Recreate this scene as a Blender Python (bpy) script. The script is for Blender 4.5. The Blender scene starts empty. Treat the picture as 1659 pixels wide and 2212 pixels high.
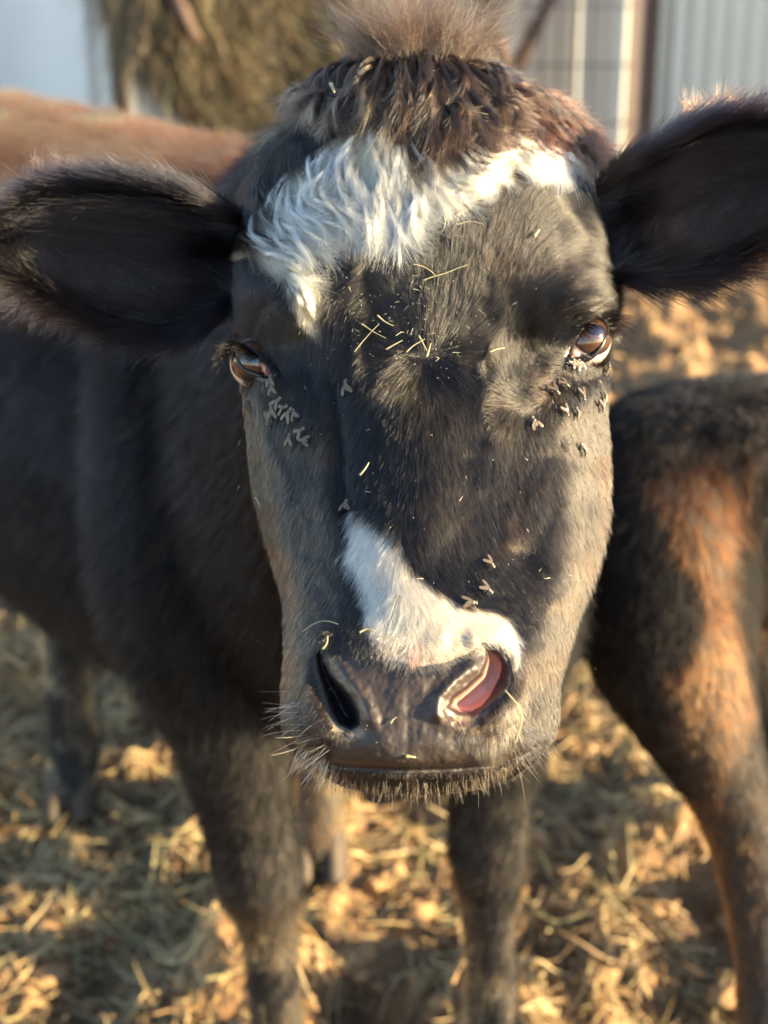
import bpy, math, random
import numpy as np
from mathutils import Vector, Matrix

rng = np.random.default_rng(7)
random.seed(7)
scene = bpy.context.scene

# ------------------------------------------------------------------ camera
PITCH = math.radians(20.0)
TANV = 0.344                      # half of the vertical field of view
CAM_H = 1.30
cam_data = bpy.data.cameras.new("camera")
cam = bpy.data.objects.new("camera", cam_data)
scene.collection.objects.link(cam)
cam.location = (0, 0, CAM_H)
cam.rotation_euler = (math.radians(90) - PITCH, 0, 0)
cam_data.sensor_fit = 'VERTICAL'
cam_data.sensor_height = 24.0
cam_data.lens = 12.0 / TANV
cam_data.clip_start = 0.05
cam_data.clip_end = 400
cam_data.dof.use_dof = True
cam_data.dof.focus_distance = 0.80
cam_data.dof.aperture_fstop = 4.4
scene.camera = cam

# ------------------------------------------------------------------ light
SUN_AZ = math.radians(104)         # clockwise from +Y, so the sun stands to the right
SUN_EL = math.radians(15)
world = bpy.data.worlds.new("World")
scene.world = world
world.use_nodes = True
wn = world.node_tree.nodes
wl = world.node_tree.links
for n in list(wn):
    wn.remove(n)
wo = wn.new('ShaderNodeOutputWorld')
wb = wn.new('ShaderNodeBackground')
wsky = wn.new('ShaderNodeTexSky')
wsky.sky_type = 'NISHITA'
wsky.sun_disc = False
wsky.sun_elevation = SUN_EL
wsky.sun_rotation = SUN_AZ
wsky.ozone_density = 1.2
wsky.dust_density = 0.4
wb.inputs['Strength'].default_value = 0.10
wl.new(wsky.outputs[0], wb.inputs[0])
wl.new(wb.outputs[0], wo.inputs[0])

sun_data = bpy.data.lights.new("sun", 'SUN')
sun = bpy.data.objects.new("sun", sun_data)
scene.collection.objects.link(sun)
sun_data.energy = 5.0
sun_data.angle = math.radians(0.5)
sun_data.color = (1.0, 0.79, 0.46)
to_sun = Vector((math.sin(SUN_AZ) * math.cos(SUN_EL), math.cos(SUN_AZ) * math.cos(SUN_EL), math.sin(SUN_EL)))
sun.rotation_euler = (-to_sun).to_track_quat('-Z', 'Y').to_euler()

scene.view_settings.view_transform = 'Standard'
scene.view_settings.look = 'None'
scene.view_settings.gamma = 1.0
scene.view_settings.exposure = 2.4
scene.view_settings.use_curve_mapping = False
scene.cycles_curves.shape = 'RIBBONS'
scene.cycles.max_bounces = 8
scene.cycles.transmission_bounces = 6

# ------------------------------------------------------------------ helpers
CP, SP = math.cos(PITCH), math.sin(PITCH)
K = TANV / 1106.0                 # photo units (1659 x 2212) to tangent
EXR = np.array([1.0, 0, 0])       # to the right, down and away as the camera sees them
EXD = np.array([0, -SP, -CP])
EXF = np.array([0, CP, -SP])


def PW(px, py, d):
    """a point of the place from its bearing and its real distance"""
    px = np.asarray(px, float); py = np.asarray(py, float); d = np.asarray(d, float)
    xc = (px - 829.5) * K * d
    yc = (1106.0 - py) * K * d
    return np.stack([xc + 0 * yc, d * CP + yc * SP, CAM_H - d * SP + yc * CP], -1)


def px_of(p):
    q = p - np.array([0, 0, CAM_H])
    d = q @ EXF
    return 829.5 + (q @ EXR) / (K * d), 1106.0 + (q @ EXD) / (K * d), d


def link(o, parent=None):
    scene.collection.objects.link(o)
    if parent is not None:
        o.parent = parent
    return o


def tag(o, label=None, category=None, group=None, kind=None):
    if label: o['label'] = label
    if category: o['category'] = category
    if group: o['group'] = group
    if kind: o['kind'] = kind
    return o


def mesh_obj(name, verts, faces, mat, parent=None, smooth=True):
    me = bpy.data.meshes.new(name)
    verts = np.asarray(verts, np.float32)
    if isinstance(faces, np.ndarray):
        nf, k = faces.shape
        me.vertices.add(len(verts)); me.vertices.foreach_set('co', verts.ravel())
        me.loops.add(nf * k); me.loops.foreach_set('vertex_index', faces.astype(np.int32).ravel())
        me.polygons.add(nf)
        me.polygons.foreach_set('loop_start', np.arange(nf, dtype=np.int32) * k)
        me.update(calc_edges=True)
    else:
        me.from_pydata([tuple(v) for v in verts], [], [tuple(f) for f in faces])
    me.validate()
    if smooth:
        me.polygons.foreach_set('use_smooth', np.ones(len(me.polygons), bool))
    if mat: me.materials.append(mat)
    return link(bpy.data.objects.new(name, me), parent)


def grid_faces(nv, nu, closed=False, off=0):
    i = np.arange(nv - 1)[:, None]
    j = np.arange(nu if closed else nu - 1)[None, :]
    j2 = (j + 1) % nu
    a = i * nu + j; b = i * nu + j2; c = (i + 1) * nu + j2; d = (i + 1) * nu + j
    return np.stack([a, b, c, d], -1).reshape(-1, 4) + off


def hermite(xk, yk, x):
    """smooth curve through knots; yk may carry extra axes behind the first"""
    xk = np.asarray(xk, float); yk = np.asarray(yk, float); x = np.asarray(x, float)
    s = np.diff(yk, axis=0) / np.diff(xk).reshape((-1,) + (1,) * (yk.ndim - 1))
    m = np.empty_like(yk)
    m[0] = s[0]; m[-1] = s[-1]; m[1:-1] = 0.5 * (s[1:] + s[:-1])
    i = np.clip(np.searchsorted(xk, x) - 1, 0, len(xk) - 2)
    h = (xk[i + 1] - xk[i]); t = (x - xk[i]) / h
    sh = (-1,) + (1,) * (yk.ndim - 1)
    t = t.reshape(sh); h = h.reshape(sh)
    return ((2 * t**3 - 3 * t**2 + 1) * yk[i] + (t**3 - 2 * t**2 + t) * h * m[i]
            + (-2 * t**3 + 3 * t**2) * yk[i + 1] + (t**3 - t**2) * h * m[i + 1])


def hash2(ix, iy, seed=0):
    n = (ix.astype(np.int64) * 374761393 + iy.astype(np.int64) * 668265263 + seed * 974634777) & 0xffffffff
    n = ((n ^ (n >> 13)) * 1274126177) & 0xffffffff
    return ((n ^ (n >> 16)) & 0xffffff) / float(0xffffff)


def vnoise(x, y, seed=0):
    ix = np.floor(x); iy = np.floor(y); fx = x - ix; fy = y - iy
    fx = fx * fx * (3 - 2 * fx); fy = fy * fy * (3 - 2 * fy)
    a = hash2(ix, iy, seed); b = hash2(ix + 1, iy, seed); c = hash2(ix, iy + 1, seed); d = hash2(ix + 1, iy + 1, seed)
    return (a * (1 - fx) + b * fx) * (1 - fy) + (c * (1 - fx) + d * fx) * fy


def fbm(x, y, oct=4, seed=0):
    s = 0; a = 0.5
    for k in range(oct):
        s = s + a * vnoise(x, y, seed + k * 17); x = x * 2.03 + 11; y = y * 2.03 + 7; a *= 0.5
    return s


def inside(px, py, poly):
    poly = np.asarray(poly, float)
    r = np.zeros(np.shape(px), bool)
    n = len(poly); j = n - 1
    for i in range(n):
        xi, yi = poly[i]; xj, yj = poly[j]
        c = ((yi > py) != (yj > py)) & (px < (xj - xi) * (py - yi) / (yj - yi + 1e-9) + xi)
        r ^= c
        j = i
    return r


def dist_line(px, py, pts, closed=False):
    pts = list(pts) + ([pts[0]] if closed else [])
    best = np.full(np.shape(px), 1e9)
    for (ax, ay), (bx, by) in zip(pts[:-1], pts[1:]):
        dx, dy = bx - ax, by - ay
        t = np.clip(((px - ax) * dx + (py - ay) * dy) / (dx * dx + dy * dy), 0, 1)
        best = np.minimum(best, np.hypot(px - ax - t * dx, py - ay - t * dy))
    return best


def sstep(a, b, x):
    t = np.clip((x - a) / (b - a), 0, 1)
    return t * t * (3 - 2 * t)


def unit(v):
    return v / (np.linalg.norm(v, axis=-1, keepdims=True) + 1e-12)


def curves_obj(name, pts, rad, mat, parent=None, tint=None, tip=None):
    """pts (N, n, 3); rad (N,) root radius; tint and tip (N, 3) colours"""
    N, n, _ = pts.shape
    cd = bpy.data.hair_curves.new(name)
    cd.add_curves([n] * N)
    cd.attributes['position'].data.foreach_set('vector', pts.astype(np.float32).ravel())
    prof = np.linspace(1, 0.0, n) ** 0.6 * 0.85 + 0.15
    r = (np.asarray(rad).reshape(-1, 1) * prof[None, :]).astype(np.float32)
    ra = cd.attributes.get('radius') or cd.attributes.new('radius', 'FLOAT', 'POINT')
    ra.data.foreach_set('value', r.ravel())
    for key, col in (('tint', tint), ('tip', tip)):
        if col is not None:
            a = cd.attributes.new(key, 'FLOAT_COLOR', 'CURVE')
            c4 = np.ones((N, 4), np.float32); c4[:, :3] = col
            a.data.foreach_set('color', c4.ravel())
    cd.materials.append(mat)
    cd.update_tag()
    return link(bpy.data.objects.new(name, cd), parent)


# ------------------------------------------------------------------ materials
def new_mat(name):
    m = bpy.data.materials.new(name); m.use_nodes = True
    nt = m.node_tree
    for n in list(nt.nodes): nt.nodes.remove(n)
    out = nt.nodes.new('ShaderNodeOutputMaterial')
    return m, nt, out


def node(nt, t, **kw):
    n = nt.nodes.new(t)
    for k, v in kw.items():
        if k in n.inputs: n.inputs[k].default_value = v
        else: setattr(n, k, v)
    return n


def principled(name, col, rough=0.6, spec=0.5, bump=None, noise_col=None, scale=20, metallic=0, coat=0, attr=None, attr_rough=None, space='Object'):
    m, nt, out = new_mat(name)
    b = node(nt, 'ShaderNodeBsdfPrincipled')
    b.inputs['Base Color'].default_value = (*col, 1)
    b.inputs['Roughness'].default_value = rough
    b.inputs['Specular IOR Level'].default_value = spec
    b.inputs['Metallic'].default_value = metallic
    b.inputs['Coat Weight'].default_value = coat
    nt.links.new(b.outputs[0], out.inputs[0])
    tc = node(nt, 'ShaderNodeTexCoord')
    if noise_col is not None:
        nz = node(nt, 'ShaderNodeTexNoise', Scale=scale, Detail=6.0)
        nt.links.new(tc.outputs[space], nz.inputs['Vector'])
        mx = node(nt, 'ShaderNodeMix', data_type='RGBA')
        ramp = node(nt, 'ShaderNodeMapRange'); ramp.inputs[1].default_value = 0.35; ramp.inputs[2].default_value = 0.65
        nt.links.new(nz.outputs[0], ramp.inputs[0]); nt.links.new(ramp.outputs[0], mx.inputs[0])
        mx.inputs[6].default_value = (*col, 1); mx.inputs[7].default_value = (*noise_col, 1)
        nt.links.new(mx.outputs[2], b.inputs['Base Color'])
    if attr:
        at = node(nt, 'ShaderNodeAttribute', attribute_name=attr)
        nt.links.new(at.outputs['Color'], b.inputs['Base Color'])
        if attr_rough:
            at2 = node(nt, 'ShaderNodeAttribute', attribute_name=attr_rough)
            nt.links.new(at2.outputs['Fac'], b.inputs['Roughness'])
    if bump:
        nb = node(nt, 'ShaderNodeTexNoise', Scale=bump[0], Detail=5.0)
        nt.links.new(tc.outputs[space], nb.inputs['Vector'])
        bp = node(nt, 'ShaderNodeBump', Strength=bump[1], Distance=bump[2])
        nt.links.new(nb.outputs[0], bp.inputs['Height']); nt.links.new(bp.outputs[0], b.inputs['Normal'])
    return m


def hair_mat(name, rough=0.3, radial=0.35, tip_from=0.35, ior=1.52):
    m, nt, out = new_mat(name)
    h = node(nt, 'ShaderNodeBsdfHairPrincipled')
    h.model = 'CHIANG'
    h.parametrization = 'COLOR'
    h.inputs['Roughness'].default_value = rough
    h.inputs['Radial Roughness'].default_value = radial
    h.inputs['Random Roughness'].default_value = 0.2
    a = node(nt, 'ShaderNodeAttribute', attribute_name='tint')
    b = node(nt, 'ShaderNodeAttribute', attribute_name='tip')
    hi = node(nt, 'ShaderNodeHairInfo')
    mr = node(nt, 'ShaderNodeMapRange'); mr.inputs[1].default_value = tip_from; mr.inputs[2].default_value = 1.0
    nt.links.new(hi.outputs['Intercept'], mr.inputs[0])
    mx = node(nt, 'ShaderNodeMix', data_type='RGBA')
    nt.links.new(mr.outputs[0], mx.inputs[0])
    nt.links.new(a.outputs['Color'], mx.inputs[6]); nt.links.new(b.outputs['Color'], mx.inputs[7])
    gm = node(nt, 'ShaderNodeGamma', Gamma=1.9)
    nt.links.new(mx.outputs[2], gm.inputs['Color']); nt.links.new(gm.outputs[0], h.inputs['Color'])
    h.inputs['IOR'].default_value = ior
    nt.links.new(h.outputs[0], out.inputs[0])
    return m


M_FUR = hair_mat("cow_fur", rough=0.24)
M_BODYFUR = hair_mat("coarse_fur", rough=0.4, radial=0.5, ior=1.30)
M_SKIN = principled("cow_skin", (0.02, 0.017, 0.016), 0.5, attr='skin_colour', attr_rough='skin_rough')
M_HIDE = principled("hide", (0.016, 0.012, 0.010), 0.8)
M_CALFHIDE = principled("calf_hide", (0.02, 0.012, 0.008), 0.8)
M_HOOF = principled("hoof_horn", (0.025, 0.018, 0.014), 0.7, noise_col=(0.06, 0.04, 0.025), scale=30)

# leathery relief on the muzzle, only where the skin is bare
nt = M_SKIN.node_tree
bs = [n for n in nt.nodes if n.type == 'BSDF_PRINCIPLED'][0]
tc = [n for n in nt.nodes if n.type == 'TEX_COORD'][0]
vo = node(nt, 'ShaderNodeTexVoronoi', Scale=330.0); vo.feature = 'SMOOTH_F1'
nt.links.new(tc.outputs['Object'], vo.inputs['Vector'])
nz = node(nt, 'ShaderNodeTexNoise', Scale=140.0, Detail=5.0)
nt.links.new(tc.outputs['Object'], nz.inputs['Vector'])
ad = node(nt, 'ShaderNodeMath', operation='MULTIPLY_ADD')
nt.links.new(nz.outputs[0], ad.inputs[0]); ad.inputs[1].default_value = 0.9; nt.links.new(vo.outputs['Distance'], ad.inputs[2])
bp = node(nt, 'ShaderNodeBump', Strength=0.55, Distance=0.0010)
nt.links.new(ad.outputs[0], bp.inputs['Height']); nt.links.new(bp.outputs[0], bs.inputs['Normal'])

# ------------------------------------------------------------------ setting: ground
def ground_height(x, y):
    big = (fbm(x * 0.9, y * 0.9, 3, 5) - 0.45) * 0.10
    n = fbm(x * 7.0 + 3, y * 7.0, 4, 31)
    clod = np.maximum(0, n - 0.46) * 0.34
    n2 = fbm(x * 21.0, y * 21.0, 3, 77)
    small = np.maximum(0, n2 - 0.45) * 0.11
    hoofed = -np.maximum(0, 0.36 - fbm(x * 5.0 + 40, y * 5.0, 2, 91)) * 0.35
    fade = np.clip((14 - y) / 8, 0, 1)
    return (big + clod + small + hoofed) * fade - 0.02


xs = np.concatenate([[-150, -60, -25, -12, -7, -5, -4], np.linspace(-3.2, 3.2, 400), [4, 5, 7, 12, 25, 60, 150]])
ys = np.concatenate([[-60, -20, -6, -2, 0, 0.5], np.linspace(0.9, 5.0, 300), np.linspace(5.06, 9.0, 90), [10, 12, 16, 25, 60, 150, 300]])
GX, GY = np.meshgrid(xs, ys)
GZ = ground_height(GX, GY)
M_GROUND, nt, out = new_mat("manure_mud")
b = node(nt, 'ShaderNodeBsdfPrincipled'); b.inputs['Roughness'].default_value = 0.85
nt.links.new(b.outputs[0], out.inputs[0])
tc = node(nt, 'ShaderNodeTexCoord')
n1 = node(nt, 'ShaderNodeTexNoise', Scale=6.0, Detail=8.0, Roughness=0.65)
nt.links.new(tc.outputs['Object'], n1.inputs['Vector'])
cr = node(nt, 'ShaderNodeValToRGB')
e = cr.color_ramp.elements
e[0].position = 0.3; e[0].color = (0.05, 0.030, 0.017, 1)
e[1].position = 0.7; e[1].color = (0.38, 0.215, 0.095, 1)
k = e.new(0.5); k.color = (0.20, 0.115, 0.055, 1)
nt.links.new(n1.outputs[0], cr.inputs[0]); nt.links.new(cr.outputs[0], b.inputs['Base Color'])
n2 = node(nt, 'ShaderNodeTexNoise', Scale=60.0, Detail=6.0)
nt.links.new(tc.outputs['Object'], n2.inputs['Vector'])
bp = node(nt, 'ShaderNodeBump', Strength=0.7, Distance=0.01)
nt.links.new(n2.outputs[0], bp.inputs['Height']); nt.links.new(bp.outputs[0], b.inputs['Normal'])
ground = mesh_obj('ground', np.stack([GX, GY, GZ], -1).reshape(-1, 3), grid_faces(len(ys), len(xs)), M_GROUND)
tag(ground, 'trampled brown manure and mud of the cattle yard', kind='structure')


def straw_mat(name):
    m, nt, out = new_mat(name)
    b = node(nt, 'ShaderNodeBsdfPrincipled'); b.inputs['Roughness'].default_value = 0.5
    a = node(nt, 'ShaderNodeAttribute', attribute_name='tint')
    nt.links.new(a.outputs['Color'], b.inputs['Base Color']); nt.links.new(b.outputs[0], out.inputs[0])
    return m


M_STRAW = straw_mat("dry_straw")


def straw_tints(n, g=None):
    g = g or rng
    c = np.array([[0.50, 0.35, 0.16], [0.38, 0.23, 0.10], [0.42, 0.35, 0.16], [0.22, 0.13, 0.06], [0.58, 0.44, 0.23], [0.14, 0.09, 0.045]])
    return c[g.integers(0, len(c), n)] * g.uniform(0.6, 1.1, (n, 1))


def scatter_straw(n, x0, x1, y0, y1, lmin, lmax, rad, bend=0.13):
    x = rng.uniform(x0, x1, n); y = y0 + (y1 - y0) * rng.uniform(0, 1, n) ** 1.3
    L = rng.uniform(lmin, lmax, n); a = rng.uniform(0, 2 * np.pi, n)
    keep = fbm(x * 3.0, y * 3.0, 3, 12) + rng.uniform(-0.15, 0.15, n) > 0.38
    x, y, L, a = x[keep], y[keep], L[keep], a[keep]; n = len(x)
    pts = np.zeros((n, 4, 3)); pitch = rng.normal(0, 0.22, n); bd = rng.normal(0, bend, n)
    for k in range(4):
        t = k / 3 - 0.5; aa = a + bd * t * 3
        px = x + np.cos(aa) * L * t; py = y + np.sin(aa) * L * t
        pts[:, k, 0] = px; pts[:, k, 1] = py
        pts[:, k, 2] = np.maximum(ground_height(px, py), ground_height(x, y) - 0.01) + 0.004 + np.abs(pitch) * L * (t + 0.5)
    return pts


sp = np.concatenate([scatter_straw(52000, -1.7, 1.8, 1.2, 4.0, 0.02, 0.12, 0.0016), scatter_straw(14000, -3.0, 3.2, 2.5, 8.0, 0.05, 0.16, 0.003)])
strw = curves_obj('ground_straw', sp, np.concatenate([np.full(1, .0)] * 0 + [rng.uniform(0.0012, 0.0030, len(sp))]), M_STRAW, tint=straw_tints(len(sp)))
tag(strw, 'loose dry straw and hay stems trodden into the brown mud', 'straw', kind='stuff')

# clods of dry manure lying proud of the mud
def clods(n, x0, x1, y0, y1, smin, smax):
    base = []
    for th in np.linspace(0.25, np.pi - 0.25, 5):
        for ph in np.linspace(0, 2 * np.pi, 7, endpoint=False):
            base.append((math.sin(th) * math.cos(ph), math.sin(th) * math.sin(ph), math.cos(th)))
    base = np.array(base + [(0, 0, 1), (0, 0, -1)])
    f = grid_faces(5, 7, True)
    tri = np.concatenate([f[:, [0, 1, 2]], f[:, [0, 2, 3]]])
    cap = [(35, (j + 1) % 7, j) for j in range(7)] + [(36, 28 + j, 28 + (j + 1) % 7) for j in range(7)]
    tri = np.concatenate([tri, np.array(cap)])
    V = []; F = []
    x = rng.uniform(x0, x1, n); y = y0 + (y1 - y0) * rng.uniform(0, 1, n) ** 1.4
    keep = fbm(x * 2.2 + 9, y * 2.2, 3, 44) > 0.42
    x = x[keep]; y = y[keep]; n = len(x)
    z = ground_height(x, y)
    s = smin + (smax - smin) * rng.uniform(0, 1, n) ** 2.5
    for i in range(n):
        d = base * (1 + rng.normal(0, 0.22, (len(base), 1)))
        d = d * s[i] * np.array([rng.uniform(.7, 1.5), rng.uniform(.7, 1.3), rng.uniform(.4, .8)])
        a = rng.uniform(0, 6.28); ca, sa = math.cos(a), math.sin(a)
        d = np.stack([d[:, 0] * ca - d[:, 1] * sa, d[:, 0] * sa + d[:, 1] * ca, d[:, 2]], -1)
        V.append(d + np.array([x[i], y[i], z[i] + s[i] * 0.2])); F.append(tri + 37 * i)
    return np.concatenate(V), np.concatenate(F)


cv, cf = clods(12000, -1.9, 2.1, 1.2, 6.0, 0.004, 0.024)
M_CLOD = principled("dry_clod", (0.25, 0.135, 0.06), 0.9, noise_col=(0.40, 0.25, 0.12), scale=9, bump=(90, 0.8, 0.006))
tag(mesh_obj('manure_clods', cv, cf, M_CLOD), 'crumbled dry manure clods covering the yard floor', 'clods', kind='stuff')

# ------------------------------------------------------------------ shed wall with its posts
def box(cx, cy, cz, sx, sy, sz):
    v = np.array([[i, j, k] for i in (-.5, .5) for j in (-.5, .5) for k in (-.5, .5)]) * np.array([sx, sy, sz]) + np.array([cx, cy, cz])
    f = [(0, 1, 3, 2), (4, 6, 7, 5), (0, 4, 5, 1), (2, 3, 7, 6), (0, 2, 6, 4), (1, 5, 7, 3)]
    return v, f


def bar(p, q, r, n=10):
    p = np.array(p, float); q = np.array(q, float)
    ax = unit(q - p); up = np.array([0, 0, 1.0]) if abs(ax[2]) < 0.9 else np.array([1.0, 0, 0])
    u = unit(np.cross(ax, up)); w = np.cross(ax, u)
    a = np.linspace(0, 2 * np.pi, n, endpoint=False)
    ring = r * (np.cos(a)[:, None] * u + np.sin(a)[:, None] * w)
    v = np.concatenate([p + ring, q + ring, [p], [q]])
    f = [(i, (i + 1) % n, n + (i + 1) % n, n + i) for i in range(n)]
    f += [(2 * n, (i + 1) % n, i) for i in range(n)] + [(2 * n + 1, n + i, n + (i + 1) % n) for i in range(n)]
    return v, f


def merge(parts):
    V = []; F = []; o = 0
    for v, f in parts:
        V += [tuple(x) for x in v]; F += [tuple(int(i) + o for i in ff) for ff in f]; o += len(v)
    return V, F


WY = 8.3
M_WALL = principled("white_sheet_metal", (0.80, 0.80, 0.79), 0.5, noise_col=(0.74, 0.74, 0.72), scale=1.2)
M_WALLC = principled("cream_sheet_metal", (0.78, 0.78, 0.72), 0.45, noise_col=(0.72, 0.72, 0.66), scale=1.2)
M_WALLR = principled("grey_ribbed_sheet", (0.72, 0.71, 0.64), 0.5, noise_col=(0.64, 0.63, 0.56), scale=1.2)
M_RUST = principled("rusty_brown_steel", (0.085, 0.042, 0.032), 0.7, noise_col=(0.06, 0.035, 0.028), scale=12)
shed = bpy.data.objects.new('shed', None); link(shed); shed.location = (0, WY, 0); shed.rotation_euler = (0, 0, math.radians(-20))
tag(shed, 'pale metal clad shed closing off the yard behind the cattle', 'shed')


def wall_sheet(x0, x1, pitch, depth, mat, rib=0.35, y=0.0):
    n = max(1, int(round((x1 - x0) / pitch))); pitch = (x1 - x0) / n
    xx = []; yy = []
    for i in range(n):
        a = x0 + i * pitch
        for fx, fy in ((0, 0), (1 - rib, 0), (1 - rib * 0.72, -1), (1 - rib * 0.28, -1)):
            xx.append(a + fx * pitch); yy.append(fy * depth + y)
    xx.append(x0 + n * pitch); yy.append(y)
    xx = np.array(xx); yy = np.array(yy)
    v = np.concatenate([np.stack([xx, yy, np.full(len(xx), z)], -1) for z in (-0.2, 3.6)])
    o = mesh_obj('wall_sheet', v, grid_faces(2, len(xx)), mat, shed, smooth=False)
    return o


wx = lambda px, d: (px - 829.5) * K * d          # x of a bearing at distance d along the view
D8 = WY * CP + 0.6 * SP * 0 + 0.0
D8 = 7.9
wall_sheet(-6.0, wx(118, D8), 0.9, 0.05, M_WALL, rib=0.12)
wall_sheet(wx(118, D8), wx(172, D8) + .001, (wx(172, D8) - wx(118, D8)), 0.06, M_WALLC, rib=0.6)
wall_sheet(wx(172, D8), wx(204, D8), 0.06, 0.02, M_WALLC, y=0.12)
wall_sheet(wx(215, D8), wx(1085, D8), 0.105, 0.022, M_WALL)
wall_sheet(wx(1085, D8), wx(1262, D8), 0.42, 0.012, M_WALL, rib=0.1, y=0.05)
wall_sheet(wx(1262, D8), wx(1362, D8), 0.26, 0.02, M_WALLC, rib=0.5)
wall_sheet(wx(1388, D8), 7.5, 0.094, 0.03, M_WALLR, rib=0.30)
for n_, (px, w, lab) in enumerate(((207, 0.06, 'rust brown steel post left of the hay bale'), (1375, 0.07, 'rust brown steel post between the smooth and the ribbed sheets'))):
    v, f = box(wx(px, D8 - .2), WY - 0.16 - 0.364 * wx(px, D8), 1.6, w, 0.07, 3.6)
    tag(mesh_obj('steel_post', v, f, M_RUST, None, False), lab, 'post', 'steel posts along the shed')
# small rail panel with a V of braces, behind the topknot
gate = bpy.data.objects.new('yard_gate', None); link(gate); gate.location = (wx(1100, 7), 7.3, 0)
tag(gate, 'brown tubular yard gate with diagonal braces in front of the shed', 'gate')
for (a, bb) in (((1215, -60), (1100, 180)), ((1040, -40), (1105, 190))):
    p = PW(a[0], a[1], 7.0); q = PW(bb[0], bb[1], 7.0)
    v, f = bar(p - np.array(gate.location), q - np.array(gate.location), 0.035)
    mesh_obj('brace', v, f, M_RUST, gate)
q = PW(1102, 180, 7.0)
v, f = bar((q[0] - gate.location[0], q[1] - 7.3, q[2]), (q[0] - gate.location[0], q[1] - 7.3, -0.1), 0.04)
mesh_obj('upright', v, f, M_RUST, gate)
M_WIRE = principled("dull_wire", (0.16, 0.15, 0.14), 0.5, metallic=0.3)
parts = []
for px in range(1130, 1275, 36):
    x = wx(px, 7.4) - gate.location[0]; parts.append(bar((x, 0.35, -0.1), (x, 0.35, 3.2), 0.006, 6))
for z in np.arange(0.3, 3.0, 0.28):
    parts.append(bar((wx(1120, 7.4) - gate.location[0], 0.35, z), (wx(1362, 7.4) - gate.location[0], 0.35, z), 0.006, 6))
v, f = merge(parts)
mesh_obj('wire_mesh', v, f, M_WIRE, gate)

# round hay bale raised in a cradle feeder
M_HAY = principled("weathered_hay", (0.10, 0.085, 0.055), 0.9, noise_col=(0.19, 0.15, 0.085), scale=7, bump=(40, 1.0, 0.03))
def hay_bale(cx, cy, cz, R, L, axis_tilt, label, name='hay_bale'):
    nr, na, nl = 9, 72, 12
    V = []
    for k, yv in enumerate(np.linspace(-L / 2, L / 2, nl)):
        for a in np.linspace(0, 2 * np.pi, na, endpoint=False):
            V.append((math.cos(a) * R, yv, math.sin(a) * R))
    V = np.array(V); F = [tuple(r) for r in grid_faces(nl, na, True)]
    o = len(V); ring = []
    for k, rr in enumerate(np.linspace(R, 0.0, nr)[1:]):
        for a in np.linspace(0, 2 * np.pi, na, endpoint=False):
            ring.append((math.cos(a) * rr, -L / 2 - 0.10 * (1 - (rr / R) ** 2) - 0.02 * math.sin(rr * 60), math.sin(a) * rr))
    V = np.concatenate([V, ring])
    for k in range(nr - 1):
        for j in range(na):
            a = (o + (k - 1) * na) if k else 0
            F.append((a + j, a + (j + 1) % na, o + k * na + (j + 1) % na, o + k * na + j))
    nn = fbm(V[:, 0] * 5 + 20, V[:, 2] * 5 + V[:, 1] * 3, 4, 3) - 0.47
    V = V * (1 + nn[:, None] * 0.16)
    o_ = mesh_obj(name, V, F, M_HAY)
    o_.location = (cx, cy, cz); o_.rotation_euler = (0, 0, axis_tilt)
    n = 9000
    a = rng.uniform(0, 2 * np.pi, n); r = R * np.sqrt(rng.uniform(0, 1, n)); side = rng.uniform(0, 1, n) < 0.45
    P0 = np.where(side[:, None], np.stack([np.cos(a) * R, rng.uniform(-L / 2, L / 2, n), np.sin(a) * R], -1),
                  np.stack([np.cos(a) * r, -L / 2 - 0.10 * (1 - (r / R) ** 2), np.sin(a) * r], -1))
    N0 = np.where(side[:, None], np.stack([np.cos(a), 0 * a, np.sin(a)], -1), np.stack([0 * a, -1 + 0 * a, 0 * a], -1))
    T0 = np.stack([-np.sin(a), rng.normal(0, .3, n), np.cos(a)], -1) + rng.normal(0, 0.5, (n, 3))
    Ls = rng.uniform(0.05, 0.2, n)[:, None]
    pts = np.stack([P0, P0 + (T0 * 0.5 + N0 * 0.22) * Ls, P0 + (T0 + N0 * 0.25 + np.array([0, 0, -0.15])) * Ls], 1)
    tn = straw_tints(n) * np.array([0.38, 0.40, 0.42])
    curves_obj('loose_stems', pts, rng.uniform(0.002, 0.005, n), M_STRAW, o_, tint=tn)
    return tag(o_, label, 'hay bale')


bc = PW(625, -95, 6.9)
hay_bale(bc[0], bc[1], bc[2], 0.84, 1.2, 0.25, 'weathered round hay bale in a cradle behind the back of the cow')
feeder = bpy.data.objects.new('hay_feeder', None); link(feeder); feeder.location = (bc[0], bc[1], 0)
tag(feeder, 'rusty brown cradle feeder holding up the round bale', 'feeder')
for sx in (-1, 1):
    for sy in (-0.5, 0.72):
        v, f = bar((sx * 0.12, sy - .3, bc[2] - 0.95), (sx * 1.0, sy - .3, bc[2] + 0.55), 0.03)
        if sx == 1 or sy > 0: mesh_obj('cradle_bar', v, f, M_RUST, feeder)
for sy in (-0.8, 0.42):
    v, f = bar((0, sy, -0.05), (0, sy, bc[2] - 0.93), 0.045); mesh_obj('leg', v, f, M_RUST, feeder)
p0 = PW(355, -60, 6.15); p1 = PW(422, 88, 6.15); base = np.array([bc[0], bc[1], 0])
v, f = bar(p0 - base, p1 - base, 0.03); mesh_obj('cradle_bar', v, f, M_RUST, feeder)

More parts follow.
